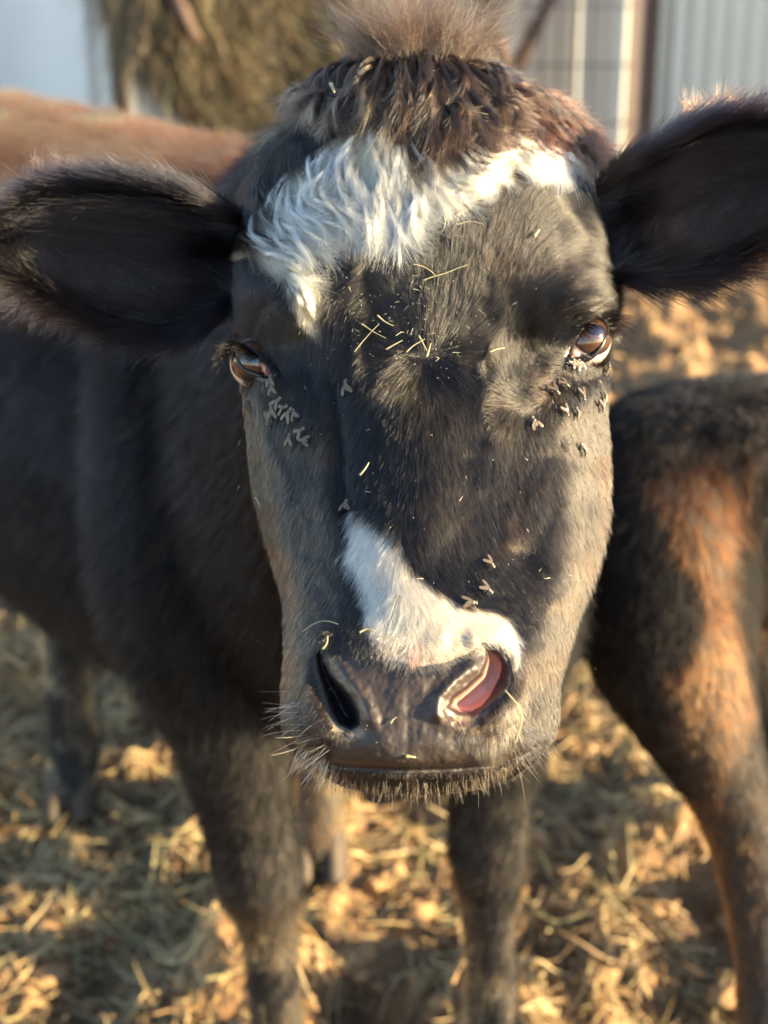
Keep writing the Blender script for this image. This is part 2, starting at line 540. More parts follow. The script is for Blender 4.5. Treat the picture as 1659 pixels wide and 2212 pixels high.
# lower golden hay heaped beyond the gate post
hp = PW(1040, 60, 6.8)
a_, b_ = np.meshgrid(np.linspace(0, 2 * np.pi, 40, endpoint=False), np.linspace(0, 1, 22))
rr = 0.62 * np.sin(b_ * np.pi / 2) ** 0.8
hz = hp[2] + 1.2 - (hp[2] + 1.3) * b_ ** 1.6
nn = fbm(np.cos(a_) * 3 + 9, b_ * 6 + np.sin(a_) * 3, 4, 8) - 0.47
rr = rr * (1 + nn * 0.5)
V = np.stack([np.cos(a_) * rr * 0.26, np.sin(a_) * rr * .8, hz], -1).reshape(-1, 3)
M_HAY2 = principled("golden_hay", (0.36, 0.22, 0.07), 0.9, noise_col=(0.46, 0.31, 0.12), scale=8, bump=(40, 1.0, 0.03))
heap = mesh_obj('hay_heap', V, grid_faces(22, 40, True), M_HAY2); heap.location = (hp[0] - .1, hp[1] + .7, 0)
tag(heap, 'tall heap of golden hay beside the gate braces', 'hay heap')

# ------------------------------------------------------------------ head of the cow: a sculpted, closed shell
ROWS = [  # y, mid depth, nine x, nine setbacks in cm, depth of the back half in m
 (112, .938, (765, 788, 815, 845, 883, 922, 950, 980, 1005), (5, 3, 1.6, .6, 0, .6, 1.6, 3, 5), .07),
 (170, .918, (685, 722, 768, 820, 890, 965, 1028, 1085, 1130), (7, 4, 2, .6, 0, .6, 2, 4, 7), .10),
 (260, .902, (618, 655, 718, 793, 895, 1003, 1095, 1175, 1226), (7, 4, 2, .6, 0, .6, 2, 4, 7), .13),
 (380, .882, (550, 588, 664, 762, 905, 1037, 1145, 1232, 1284), (7.5, 4.2, 2, .5, 0, .5, 1.6, 4, 7.5), .16),
 (520, .862, (508, 545, 630, 750, 910, 1060, 1180, 1275, 1322), (8, 4.2, 1.8, .4, 0, .4, 1.5, 4, 8), .18),
 (640, .848, (505, 540, 620, 750, 915, 1060, 1190, 1285, 1330), (7, 3, 1.0, .4, 0, .5, 1.0, 2.6, 6.5), .19),
 (750, .835, (510, 545, 612, 720, 918, 1050, 1150, 1262, 1316), (6.3, 4.2, 2.9, 1.2, 0, .9, 2.5, 4, 6.8), .19),
 (850, .822, (526, 560, 622, 725, 915, 1048, 1115, 1235, 1313), (6.5, 4.4, 3.1, 1.4, 0, 1.0, 2.1, 3.8, 6.8), .19),
 (950, .807, (535, 575, 645, 735, 905, 1040, 1110, 1230, 1314), (7, 4.8, 3.2, 1.6, 0, 1.2, 2.2, 4, 7.5), .19),
 (1050, .791, (550, 595, 665, 742, 895, 1030, 1110, 1225, 1316), (7.5, 5, 3.2, 1.7, 0, 1.3, 2.4, 4.2, 8), .18),
 (1180, .768, (586, 625, 690, 752, 870, 1000, 1100, 1210, 1298), (7.5, 5, 3, 1.5, 0, 1.3, 2.6, 4.4, 8), .16),
 (1300, .748, (617, 650, 705, 770, 880, 1000, 1090, 1180, 1258), (6.5, 4.2, 2.5, 1.2, 0, 1, 2.2, 3.8, 7), .14),
 (1400, .733, (618, 643, 690, 780, 890, 990, 1090, 1160, 1228), (5.5, 3.6, 2.0, .6, 0, .5, 1.5, 3, 6), .12),
 (1480, .724, (611, 637, 690, 790, 885, 975, 1085, 1150, 1210), (5, 2.9, 1.5, .4, 0, .4, 1.2, 2.8, 5.5), .11),
 (1560, .719, (610, 636, 690, 790, 880, 970, 1080, 1145, 1206), (4.5, 2.3, 1.1, .3, 0, .3, 1, 2.3, 5), .10),
 (1620, .7175, (628, 658, 710, 800, 880, 965, 1060, 1130, 1180), (4, 2.1, 1, .2, 0, .2, .9, 2.1, 4.2), .09),
 (1654, .7215, (664, 695, 742, 810, 880, 960, 1040, 1100, 1142), (3.8, 2.1, 1.1, .3, 0, .3, 1, 2.1, 3.9), .075),
 (1680, .738, (705, 730, 765, 820, 888, 958, 1020, 1064, 1102), (3.6, 2, 1, .2, 0, .2, .9, 2, 3.6), .06),
 (1700, .749, (748, 768, 795, 838, 890, 944, 990, 1022, 1050), (3, 1.7, .8, .2, 0, .2, .8, 1.7, 3), .05),
 (1714, .760, (812, 826, 845, 866, 890, 918, 940, 956, 970), (2, 1.2, .6, .2, 0, .2, .6, 1.2, 2), .035),
]
ry = np.array([r[0] for r in ROWS], float)
r_mid = 0.80 + (np.array([r[1] for r in ROWS]) - 0.80) * 0.82; r_x = np.array([r[2] for r in ROWS], float); r_z = np.array([r[3] for r in ROWS], float) / 100
r_b = np.array([r[4] for r in ROWS])
NV, NF, NB = 760, 420, 40
vy = np.linspace(112, 1714, NV)
cx9 = hermite(ry, r_x, vy); cz9 = hermite(ry, r_z, vy); mid = hermite(ry, r_mid, vy); bk = hermite(ry, r_b, vy)
uf = np.linspace(0, 8, NF)
HX = hermite(np.arange(9.), cx9.T, uf).T          # NV x NF
HZ = hermite(np.arange(9.), cz9.T, uf).T + mid[:, None]
HY = np.repeat(vy[:, None], NF, 1)

EYE_R = [(1226, 770), (1234, 748), (1246, 724), (1262, 702), (1280, 689), (1298, 687), (1309, 699), (1309, 722), (1301, 745), (1287, 764), (1268, 777), (1246, 780), (1232, 778)]
EYE_L = [(514, 760), (520, 750), (530, 748), (543, 757), (562, 770), (576, 788), (587, 808), (584, 817), (565, 815), (546, 808), (530, 801), (519, 789), (512, 772)]
NOS_L = [(692, 1400), (701, 1419), (716, 1456), (739, 1481), (762, 1508), (777, 1540), (779, 1566), (760, 1580), (728, 1566), (711, 1535), (697, 1490), (686, 1453), (681, 1414)]
NOS_R = [(1056, 1394), (1082, 1410), (1100, 1444), (1098, 1476), (1077, 1504), (1050, 1531), (1024, 1548), (992, 1545), (964, 1530), (976, 1504), (1006, 1482), (1036, 1455), (1047, 1425), (1047, 1402)]
MOUTH = [(632, 1606), (660, 1630), (700, 1648), (745, 1656), (815, 1660), (885, 1662), (960, 1660), (1020, 1656), (1080, 1648), (1130, 1630), (1172, 1604)]
PAD = [(706, 1405), (735, 1418), (790, 1428), (835, 1432), (880, 1450), (935, 1450), (990, 1436), (1030, 1410), (1048, 1394), (1046, 1430), (1034, 1456), (1000, 1484), (972, 1505), (955, 1528), (962, 1556), (985, 1588), (1022, 1618), (1060, 1656), (745, 1655), (715, 1640), (722, 1608), (748, 1586), (782, 1568), (776, 1535), (755, 1498), (722, 1470)]


def blob(X, Y, x, y, sx, sy, amp, ang=0):
    c, s = math.cos(ang), math.sin(ang)
    dx, dy = X - x, Y - y
    a = (dx * c + dy * s) / sx; b = (-dx * s + dy * c) / sy
    return amp * np.exp(-0.5 * (a * a + b * b))


def ridge(X, Y, pts, w, amp):
    return amp * np.exp(-0.5 * (dist_line(X, Y, pts) / w) ** 2)


def relief(X, Y):
    """millimetres away from the camera (minus = proud)"""
    z = np.zeros_like(X)
    for a in ((1240, 605, 55, 45, -3.5, .2), (1265, 660, 50, 22, -5, -.25), (1118, 745, 24, 45, 3.5, .25), (1160, 790, 34, 22, 4, 0), (1150, 905, 60, 50, -3),
              (585, 655, 55, 50, -6, .2), (680, 790, 32, 70, 6, -.1), (650, 920, 40, 60, -2), (1275, 1000, 25, 70, 3), (1215, 880, 50, 25, -2.5),
              (1130, 1190, 26, 20, 3), (1190, 1290, 50, 60, -3), (905, 640, 120, 90, 4), (920, 860, 70, 60, -3), (1240, 820, 45, 12, 2.5, -.2),
              (560, 840, 30, 14, 2, .3), (640, 1560, 30, 50, -3), (1150, 1540, 40, 60, -3), (880, 1390, 60, 40, 2),
              (740, 1380, 45, 30, -4), (1050, 1345, 60, 40, -2.5), (640, 1180, 40, 80, 2), (990, 1040, 60, 120, -1.5), (760, 1560, 25, 30, 0)):
        z += blob(X, Y, *a)
    z += ridge(X, Y, [(728, 820), (738, 900), (744, 1000), (750, 1090)], 12, 3.0)
    z += ridge(X, Y, [(1060, 810), (1052, 870), (1042, 930)], 12, 2.5)
    z += ridge(X, Y, [(700, 1376), (668, 1412), (664, 1470), (684, 1535), (706, 1578)], 15, -5)
    z += ridge(X, Y, [(720, 1420), (752, 1466), (790, 1510), (804, 1555)], 13, -3)
    z += ridge(X, Y, [(1030, 1378), (1080, 1372), (1118, 1408), (1126, 1460), (1104, 1512), (1070, 1552)], 16, -4.5)
    z += ridge(X, Y, [(1022, 1440), (985, 1468), (950, 1506), (944, 1540)], 12, -5)
    z += ridge(X, Y, [(956, 1560), (1000, 1575), (1050, 1562)], 12, -2)
    z += ridge(X, Y, MOUTH, 5.5, 6)
    z += ridge(X, Y, [(882, 1480), (880, 1640)], 6, 0.5)
    z += ridge(X, Y, [(1232, 690), (1262, 668), (1300, 662)], 5, 3.0)      # fold above the right eye
    z += ridge(X, Y, [(508, 728), (548, 732), (590, 770), (606, 800)], 5, 2.5)
    z += ridge(X, Y, [(1215, 800), (1260, 812), (1305, 800)], 6, 1.5)
    z += (fbm(X / 60.0, Y / 90.0, 3, 9) - 0.45) * 4.0
    return z / 1000


HZ = HZ + relief(HX, HY)
# eyes: lids bulge over the eyeballs, openings let them show
EYES = []
for (ex, ey, er, poly, back) in ((1262, 738, 0.0158, EYE_R, 0.0030), (551, 785, 0.0150, EYE_L, 0.0030)):
    iy = int(round((ey - 112) / (1714 - 112) * (NV - 1)))
    z0 = float(np.interp(ex, HX[iy], HZ[iy]))
    zc = z0 + er * 0.62 + back
    EYES.append((ex, ey, zc, er, poly))
    rl = er * 1.10
    rpx = np.hypot(HX - ex, HY - ey) * K * zc
    sph = zc - np.sqrt(np.maximum(rl * rl - rpx * rpx, 0))
    w = np.clip(1 - (rpx / (rl * 1.25)) ** 3, 0, 1)
    HZ = np.where(rpx < rl, np.minimum(HZ, sph * 1.0 + (1 - w) * 0.02), HZ)
    ins = inside(HX, HY, poly)
    HZ = np.where(ins, zc + 0.002, HZ)
# nostrils
for poly, dep in ((NOS_L, 0.016), (NOS_R, 0.013)):
    ins = inside(HX, HY, poly); dd = dist_line(HX, HY, poly, True)
    HZ = HZ + np.where(ins, dep * sstep(0, 26, dd) + 0.0022 * sstep(0, 7, dd), 0)

bt = np.linspace(0, np.pi, NB + 2)[1:-1]
xl, xr = HX[:, :1], HX[:, -1:]; zl, zr = HZ[:, :1], HZ[:, -1:]
f = (1 - np.cos(bt)) / 2
f = f[None, :]
BX = xr + (xl - xr) * (0.03 + 0.94 * f)
BX = (xl + xr) / 2 + (BX - (xl + xr) / 2) * (1 - 0.0 * np.sin(bt))
BZ = zr + (zl - zr) * f + bk[:, None] * np.sin(bt)[None, :]
RX = np.concatenate([HX, BX], 1); RZ = np.concatenate([HZ, BZ], 1); RY = np.repeat(vy[:, None], NF + NB, 1)
NU = NF + NB
HEADW = PW(RX, RY, RZ)                                     # NV x NU x 3
du = np.roll(HEADW, -1, 1) - np.roll(HEADW, 1, 1); dv = np.gradient(HEADW, axis=0)
HEADN = unit(np.cross(du, dv))
if (HEADN[NV // 2, NF // 2] @ EXF) > 0: HEADN = -HEADN

# bare-skin colours on the head
col = np.zeros((NV, NU, 3)) + np.array([0.018, 0.014, 0.013]); rgh = np.full((NV, NU), 0.7)
def paint(mask, c, r=None):
    global col, rgh
    m = mask[..., None]
    col = col * (1 - m) + np.array(c) * m
    if r is not None: rgh = rgh * (1 - mask) + r * mask
frontm = np.zeros((NV, NU)); frontm[:, :NF] = 1
dp = dist_line(RX, RY, PAD, True); pin = inside(RX, RY, PAD)
spread = np.where(pin, 1.0, np.exp(-(dp / 9) ** 2)) * frontm
blotch = fbm(RX / 22, RY / 22, 4, 61)[..., None]
padc = np.array([0.028, 0.018, 0.014]) * (0.75 + 0.5 * blotch)
col = col * (1 - spread[..., None]) + padc * spread[..., None]
rgh = rgh * (1 - spread) + (0.48 + 0.1 * blotch[..., 0]) * spread
# pale skin below the white blaze and round the right nostril
NOSEW = [(757, 1092), (800, 1106), (848, 1140), (868, 1180), (890, 1228), (935, 1268), (990, 1306), (1050, 1314), (1098, 1340), (1118, 1378), (1124, 1430), (1112, 1462), (1100, 1420), (1078, 1392), (1044, 1388), (1010, 1412), (960, 1432), (900, 1440), (840, 1424), (805, 1385), (792, 1335), (798, 1300), (778, 1250), (750, 1200), (762, 1150)]
wm = inside(RX, RY, NOSEW) * frontm
paint(wm * 1.0, (0.30, 0.24, 0.18), 0.6)
paint(np.exp(-(dist_line(RX, RY, [(905, 1395), (892, 1436)]) / 9) ** 2) * frontm * .8, (0.45, 0.22, 0.17), 0.5)
rim = [(958, 1520), (975, 1552), (1015, 1565), (1050, 1550)]
paint(np.exp(-(dist_line(RX, RY, rim) / 13) ** 2) * frontm * (0.5 + .5 * (blotch[..., 0] > .45)), (0.17, 0.10, 0.07), 0.4)  # beige highlight of the lit nostril edge, painted into the skin
paint(np.exp(-(dist_line(RX, RY, [(1040, 1400), (1040, 1430), (1018, 1458), (975, 1492), (955, 1520)]) / 7) ** 2) * frontm * .7, (0.05, 0.034, 0.028), 0.4)  # septum edge painted paler, as if catching light
paint(np.exp(-(dist_line(RX, RY, [(708, 1422), (740, 1468), (775, 1505), (790, 1550)]) / 6) ** 2) * frontm * .8, (0.13, 0.09, 0.065), 0.32)  # paler edge of the left nostril, its light painted in
PINK = [(1046, 1396), (1068, 1400), (1086, 1420), (1080, 1462), (1060, 1500), (1040, 1526), (1000, 1545), (960, 1535), (960, 1515), (1000, 1470), (1040, 1440)]
nr_ = (inside(RX, RY, NOS_R)) * frontm
pk = inside(RX, RY, PINK) * nr_
paint(nr_, (0.03, 0.02, 0.02), 0.4)
ndd = dist_line(RX, RY, NOS_R, True)
paint(pk * sstep(5, 16, ndd), (0.64, 0.29, 0.22), 0.5)
ndl = dist_line(RX, RY, NOS_L, True)
paint(inside(RX, RY, NOS_L) * frontm * sstep(0, 12, ndl), (0.014, 0.011, 0.012), 0.25)
paint(np.exp(-(dist_line(RX, RY, [(722, 1572), (750, 1590), (778, 1584)]) / 10) ** 2) * frontm * (blotch[..., 0] > .42), (0.16, 0.13, 0.09), 0.22)
paint(np.exp(-(dist_line(RX, RY, [(985, 1560), (1030, 1572), (1050, 1556)]) / 14) ** 2) * frontm * (fbm(RX / 6, RY / 6, 3, 4) > .48), (0.20, 0.14, 0.07), 0.25)
for (ex, ey, zc, er, poly) in EYES:
    paint(np.exp(-(dist_line(RX, RY, poly, True) / 9) ** 2) * frontm, (0.02, 0.016, 0.016), 0.35)

top_c = PW(885, 106, 0.95); bot_c = PW(890, 1719, 0.785)
hv = np.concatenate([HEADW.reshape(-1, 3), [top_c, bot_c]])
hf = grid_faces(NV, NU, True)
capi = len(hv) - 2
head_tris = [(capi, (j + 1) % NU, j) for j in range(NU)] + [(capi + 1, (NV - 1) * NU + j, (NV - 1) * NU + (j + 1) % NU) for j in range(NU)]

# ------------------------------------------------------------------ bodies
def chain(points, n=22, cap=5, sub=6):
    """points: (x, y, z, half width across, half height/depth) -> closed tube with rounded ends"""
    P = np.array(points, float); s = np.arange(len(P))
    t = np.linspace(0, len(P) - 1, (len(P) - 1) * sub + 1)
    Q = hermite(s, P, t)
    c = Q[:, :3]; tan = unit(np.gradient(c, axis=0))
    up = np.array([0, 0, 1.0])
    horiz = np.abs(tan[:, 2]).mean() < 0.7
    ref = up if horiz else np.array([0, 1.0, 0])
    side = unit(np.cross(tan, ref)); nor = unit(np.cross(side, tan))
    rings = []
    def ring(i, k, off):
        a = np.linspace(0, 2 * np.pi, n, endpoint=False)
        return c[i] + tan[i] * off + (np.cos(a)[:, None] * side[i] * Q[i, 3] + np.sin(a)[:, None] * nor[i] * Q[i, 4]) * k
    for q in range(cap, 0, -1):
        an = q / (cap + .3) * np.pi / 2; rings.append(ring(0, math.cos(an), -math.sin(an) * min(Q[0, 3], Q[0, 4])))
    for i in range(len(Q)): rings.append(ring(i, 1, 0))
    for q in range(1, cap + 1):
        an = q / (cap + .3) * np.pi / 2; rings.append(ring(len(Q) - 1, math.cos(an), math.sin(an) * min(Q[-1, 3], Q[-1, 4])))
    R = np.array(rings); F = [tuple(x) for x in grid_faces(len(R), n, True)]
    F.append(tuple(range(n - 1, -1, -1))); F.append(tuple((len(R) - 1) * n + j for j in range(n)))
    return R.reshape(-1, 3), F


def fuse(chains, voxel):
    V, F = merge(chains)
    me = bpy.data.meshes.new('tmp'); me.from_pydata(V, [], F)
    ob = bpy.data.objects.new('tmp', me); scene.collection.objects.link(ob)
    m = ob.modifiers.new('r', 'REMESH'); m.mode = 'VOXEL'; m.voxel_size = voxel
    m2 = ob.modifiers.new('s', 'SMOOTH'); m2.iterations = 8; m2.factor = 0.6
    dg = bpy.context.evaluated_depsgraph_get(); ev = ob.evaluated_get(dg); em = ev.to_mesh()
    nv = len(em.vertices); v = np.empty(nv * 3, np.float32); em.vertices.foreach_get('co', v)
    em.calc_loop_triangles()
    nt_ = len(em.loop_triangles); t = np.empty(nt_ * 3, np.int32); em.loop_triangles.foreach_get('vertices', t)
    ev.to_mesh_clear(); bpy.data.objects.remove(ob); bpy.data.meshes.remove(me)
    return v.reshape(-1, 3).astype(float), t.reshape(-1, 3)


body_chains = [
 chain([(.03, 1.00, 1.07, .085, .10), (.0, 1.12, 1.03, .11, .15), (-.03, 1.28, .97, .14, .22), (-.07, 1.5, .84, .2, .30), (-.26, 1.82, .765, .27, .345), (-.46, 2.15, .77, .29, .345), (-.66, 2.45, .84, .25, .28)]),
 chain([(-.2, 1.5, .95, .09, .13), (-.19, 1.43, .72, .10, .13), (-.165, 1.42, .56, .07, .085), (-.15, 1.42, .42, .05, .055), (-.138, 1.42, .345, .050, .052), (-.13, 1.42, .27, .033, .036), (-.125, 1.42, .15, .032, .035), (-.122, 1.40, .10, .040, .042), (-.12, 1.37, .05, .042, .05)]),
 chain([(.10, 1.52, .9, .08, .12), (.115, 1.45, .70, .085, .11), (.118, 1.44, .55, .06, .075), (.118, 1.44, .43, .046, .05), (.118, 1.44, .36, .046, .048), (.12, 1.44, .28, .032, .035), (.128, 1.44, .16, .033, .036), (.133, 1.42, .10, .042, .044), (.135, 1.39, .05, .044, .05)]),
 chain([(-.6, 2.4, .8, .12, .2), (-.56, 2.2, .58, .09, .12), (-.535, 2.28, .42, .05, .06), (-.52, 2.2, .25, .035, .04), (-.51, 2.16, .1, .04, .042), (-.51, 2.13, .04, .042, .05)]),
 chain([(-.38, 2.3, .8, .12, .2), (-.24, 2.12, .56, .09, .11), (-.15, 2.18, .42, .045, .055), (-.105, 2.06, .24, .034, .038), (-.10, 1.99, .1, .038, .042), (-.10, 1.96, .04, .042, .05)]),
]
bv, btri = fuse(body_chains, 0.011)

# one mesh: the body with the head grown onto its neck
me = bpy.data.meshes.new('cow')
allv = np.concatenate([hv, bv]); o = len(hv)
tri_all = np.concatenate([np.array(head_tris), btri + o])
nl4, nl3 = len(hf), len(tri_all)
me.vertices.add(len(allv)); me.vertices.foreach_set('co', allv.astype(np.float32).ravel())
me.loops.add(nl4 * 4 + nl3 * 3)
me.loops.foreach_set('vertex_index', np.concatenate([hf.ravel(), tri_all.ravel()]).astype(np.int32))
me.polygons.add(nl4 + nl3)
me.polygons.foreach_set('loop_start', np.concatenate([np.arange(nl4) * 4, nl4 * 4 + np.arange(nl3) * 3]).astype(np.int32))
me.update(calc_edges=True)
me.polygons.foreach_set('use_smooth', np.ones(nl4 + nl3, bool))
ca = me.attributes.new('skin_colour', 'FLOAT_COLOR', 'POINT')
c4 = np.ones((len(allv), 4), np.float32); c4[:, :3] = (0.016, 0.012, 0.010); c4[:NV * NU, :3] = col.reshape(-1, 3)
ca.data.foreach_set('color', c4.ravel())
ra = me.attributes.new('skin_rough', 'FLOAT', 'POINT')
r1 = np.full(len(allv), 0.8, np.float32); r1[:NV * NU] = rgh.ravel()
ra.data.foreach_set('value', r1)
me.materials.append(M_SKIN)
cow = link(bpy.data.objects.new('cow', me))
tag(cow, 'black cow with white forelock and blaze staring into the camera, flies round its eyes', 'cow')

# ------------------------------------------------------------------ fur on the face
GUIDES = [  # x, y, dx, dy, length mm, lift
 (920, 740, 0, -1, 16, .30), (860, 700, -.45, -.9, 17, .22), (980, 700, .45, -.9, 17, .22), (820, 760, -.95, -.3, 15, .22), (1010, 765, 1, -.12, 17, .22),
 (920, 620, .05, -1, 18, .16), (840, 600, -.25, -.97, 18, .16), (1000, 600, .2, -.98, 18, .16), (920, 520, .0, -1, 16, .16), (1060, 700, .8, -.5, 15, .2),
 (905, 800, -.35, .94, 17, .30), (870, 800, -.75, .65, 19, .38), (935, 805, .2, 1, 16, .25), (960, 790, .7, .7, 15, .22), (840, 850, -.45, .9, 13, .2),
 (900, 900, -.05, 1, 12, .18), (980, 880, .35, .93, 12, .18), (800, 880, -.3, .95, 11, .16), (1020, 830, .6, .8, 12, .2),
 (880, 1000, 0, 1, 10, .16), (960, 1020, .1, 1, 10, .16), (800, 1020, -.1, 1, 10, .16), (1020, 960, .1, 1, 10, .16),
 (1060, 810, -.6, -.7, 12, .45), (1090, 800, -.35, -.9, 12, .4), (1060, 860, -.9, .25, 10, .3), (1120, 850, -.9, -.1, 9, .2), (1180, 800, -.8, .1, 6, .15),
 (1090, 930, -.45, .9, 9, .2), (1060, 1000, -.05, 1, 9, .18), (1150, 960, .2, .97, 8, .16), (1130, 1060, .2, .98, 9, .16), (1200, 950, .5, .85, 7, .15),
 (1280, 950, .55, .83, 7, .15), (1290, 850, .2, 1, 5, .15), (1230, 830, .2, .9, 5, .14), (1220, 1060, .45, .9, 9, .16), (1300, 1080, .4, .9, 9, .18),
 (1040, 1150, .15, 1, 9, .16), (1100, 1180, .5, .85, 8, .16), (1180, 1180, .35, .95, 9, .16), (1270, 1200, .2, 1, 9, .18), (1110, 1260, .6, .75, 7, .15),
 (1160, 1330, .3, .95, 6, .16), (1220, 1350, .15, 1, 6, .18), (1170, 1450, .15, 1, 4.5, .2), (1190, 1550, .1, 1, 4, .22), (1130, 1600, -.1, 1, 4, .25),
 (950, 1180, .1, 1, 9, .16), (980, 1250, .35, .93, 8, .16), (1030, 1270, .5, .85, 7, .16),
 (560, 640, -.3, -.8, 9, .18), (520, 690, -.7, -.5, 10, .3), (600, 700, .35, .9, 9, .15), (650, 740, .2, .98, 10, .14), (690, 760, .0, 1, 12, .14), (700, 840, -.05, 1, 12, .16),
 (760, 760, -.3, .9, 12, .16), (760, 690, -.5, .6, 14, .16), (640, 830, .25, .95, 6, .14), (600, 850, .1, 1, 5, .14), (550, 880, -.2, 1, 5, .15), (640, 930, -.3, .95, 8, .15),
 (700, 960, -.1, 1, 9, .16), (580, 1000, -.4, .9, 8, .16), (660, 1060, -.35, .93, 9, .16), (720, 1090, -.15, 1, 9, .16), (600, 1130, -.45, .9, 10, .2), (680, 1200, -.3, .95, 8, .16),
 (640, 1290, -.3, .95, 8, .18), (720, 1280, -.2, .98, 7, .15), (700, 1350, -.3, .9, 6, .16), (640, 1400, -.35, .9, 6, .2), (630, 1500, -.5, .85, 5, .22), (660, 1590, -.4, .9, 4.5, .25),
 (760, 1350, -.25, .95, 5, .15), (770, 1400, -.1, 1, 3, .15),
 (780, 1130, -.2, .98, 13, .2), (820, 1190, -.3, .95, 13, .2), (850, 1250, 0, 1, 12, .2), (830, 1310, -.4, .9, 12, .2), (900, 1280, .3, .95, 12, .2), (880, 1340, .0, 1, 9, .22), (950, 1320, .4, .9, 9, .2),
 (1010, 1340, .5, .6, 6, .2), (1070, 1330, .6, .4, 6, .25), (1110, 1380, .6, .8, 6, .25), (1120, 1450, .3, .95, 7, .25), (860, 1400, -.3, .95, 6, .2), (930, 1400, .4, .9, 6, .2), (1000, 1395, .6, .3, 5, .2),
 (1090, 1540, .3, .9, 6, .25), (1070, 1610, -.1, 1, 8, .3), (700, 1610, -.3, .95, 4, .2), (890, 1690, 0, 1, 3.5, .2), (760, 1680, -.4, .9, 3.5, .2), (1020, 1680, .35, .9, 3.5, .2), (640, 1640, -.3, .9, 3.5, .2), (1130, 1640, .3, .9, 3.5, .2),
 (1100, 600, .35, -.9, 14, .2), (1160, 560, .5, -.85, 13, .2), (1190, 640, .7, -.6, 11, .2), (1240, 600, .85, -.35, 12, .22), (1270, 650, .9, -.1, 9, .25), (1140, 690, .35, -.9, 12, .22), (1130, 750, -.05, -1, 12, .2),
 (1200, 700, .6, -.6, 7, .15), (1310, 640, .95, .1, 12, .4), (1300, 560, .8, -.2, 12, .25), (1220, 500, .6, -.6, 13, .2), (1100, 490, .3, -.9, 14, .18), (1290, 450, .6, .3, 14, .25), (1000, 500, .1, -1, 15, .16),
 (760, 560, -.3, .4, 14, .16), (740, 620, -.4, .3, 14, .16), (520, 600, -.3, -.6, 9, .2), (520, 480, -.6, .7, 14, .25), (600, 580, .3, .8, 11, .2), (720, 680, -.2, .8, 13, .16),
]
FG = np.array(GUIDES, float)
RSX = np.arange(400, 1480, 6.0); RSY = np.arange(60, 1760, 6.0)
FX, FY = np.meshgrid(RSX, RSY)
num = np.zeros(FX.shape + (4,)); den = np.zeros(FX.shape)
for gx, gy, dx, dy, L, lf in GUIDES:
    l = math.hypot(dx, dy); w = 1.0 / (((FX - gx) ** 2 + (FY - gy) ** 2) + 300.0) ** 1.7
    num += w[..., None] * np.array([dx / l, dy / l, L, lf]); den += w
FLOW = num / den[..., None]


def raster(A, x, y):
    fx = np.clip((x - RSX[0]) / 6.0, 0, len(RSX) - 1.001); fy = np.clip((y - RSY[0]) / 6.0, 0, len(RSY) - 1.001)
    ix = fx.astype(int); iy = fy.astype(int); tx = fx - ix; ty = fy - iy
    if A.ndim == 3: tx = tx[:, None]; ty = ty[:, None]
    return (A[iy, ix] * (1 - tx) + A[iy, ix + 1] * tx) * (1 - ty) + (A[iy + 1, ix] * (1 - tx) + A[iy + 1, ix + 1] * tx) * ty


# depth raster of the face, for long locks and things lying on it
ZR = np.zeros_like(FX)
for r in range(len(RSY)):
    f_ = np.clip((RSY[r] - 112) / (1714 - 112) * (NV - 1), 0, NV - 1.001); i = int(f_); t = f_ - i
    xx = HX[i] * (1 - t) + HX[i + 1] * t; zz = HZ[i] * (1 - t) + HZ[i + 1] * t
    z = np.interp(RSX, xx, zz)
    z = np.where(RSX < xx[0], zz[0] + (xx[0] - RSX) * 0.00045, z); z = np.where(RSX > xx[-1], zz[-1] + (RSX - xx[-1]) * 0.00045, z)
    if RSY[r] < 112: z = z + (112 - RSY[r]) * 0.0006
    ZR[r] = z
NR = unit(np.cross(np.gradient(PW(FX, FY, ZR), axis=1), np.gradient(PW(FX, FY, ZR), axis=0)))
NR = np.where((NR @ EXF)[..., None] > 0, -NR, NR)

WHITE_TOP = [(815, 250), (850, 235), (880, 262), (920, 300), (962, 325), (985, 300), (1035, 285), (1100, 288), (1165, 312), (1208, 345), (1200, 372), (1165, 378), (1112, 362), (1075, 385), (1020, 412), (950, 424), (890, 428), (872, 470), (838, 486), (808, 470), (778, 470), (740, 492), (690, 505), (655, 520), (676, 560), (700, 590), (668, 590), (650, 612), (672, 650), (698, 676), (690, 694), (662, 672), (634, 640), (612, 600), (570, 568), (538, 548), (540, 505), (572, 440), (620, 380), (680, 330), (740, 290)]


def clumps(x, y, size, seed):
    """centre of the tuft each root belongs to"""
    gx = np.floor(x / size); gy = np.floor(y / size)
    bx = np.zeros_like(x); by = np.zeros_like(y); bd = np.full(x.shape, 1e9)
    for i in (-1, 0, 1):
        for j in (-1, 0, 1):
            cx = (gx + i + hash2(gx + i, gy + j, seed)) * size; cy = (gy + j + hash2(gx + i, gy + j, seed + 5)) * size
            d = (cx - x) ** 2 + (cy - y) ** 2
            m = d < bd
            bx = np.where(m, cx, bx); by = np.where(m, cy, by); bd = np.where(m, d, bd)
    return bx, by


# sample roots on the shell by area
a4 = np.linalg.norm(np.cross(HEADW[:-1, 1:] - HEADW[:-1, :-1], HEADW[1:, :-1] - HEADW[:-1, :-1]), axis=-1)
wgt = a4.copy(); wgt[:, NF:] *= 0.25
cdf = np.cumsum(wgt.ravel()); cdf /= cdf[-1]


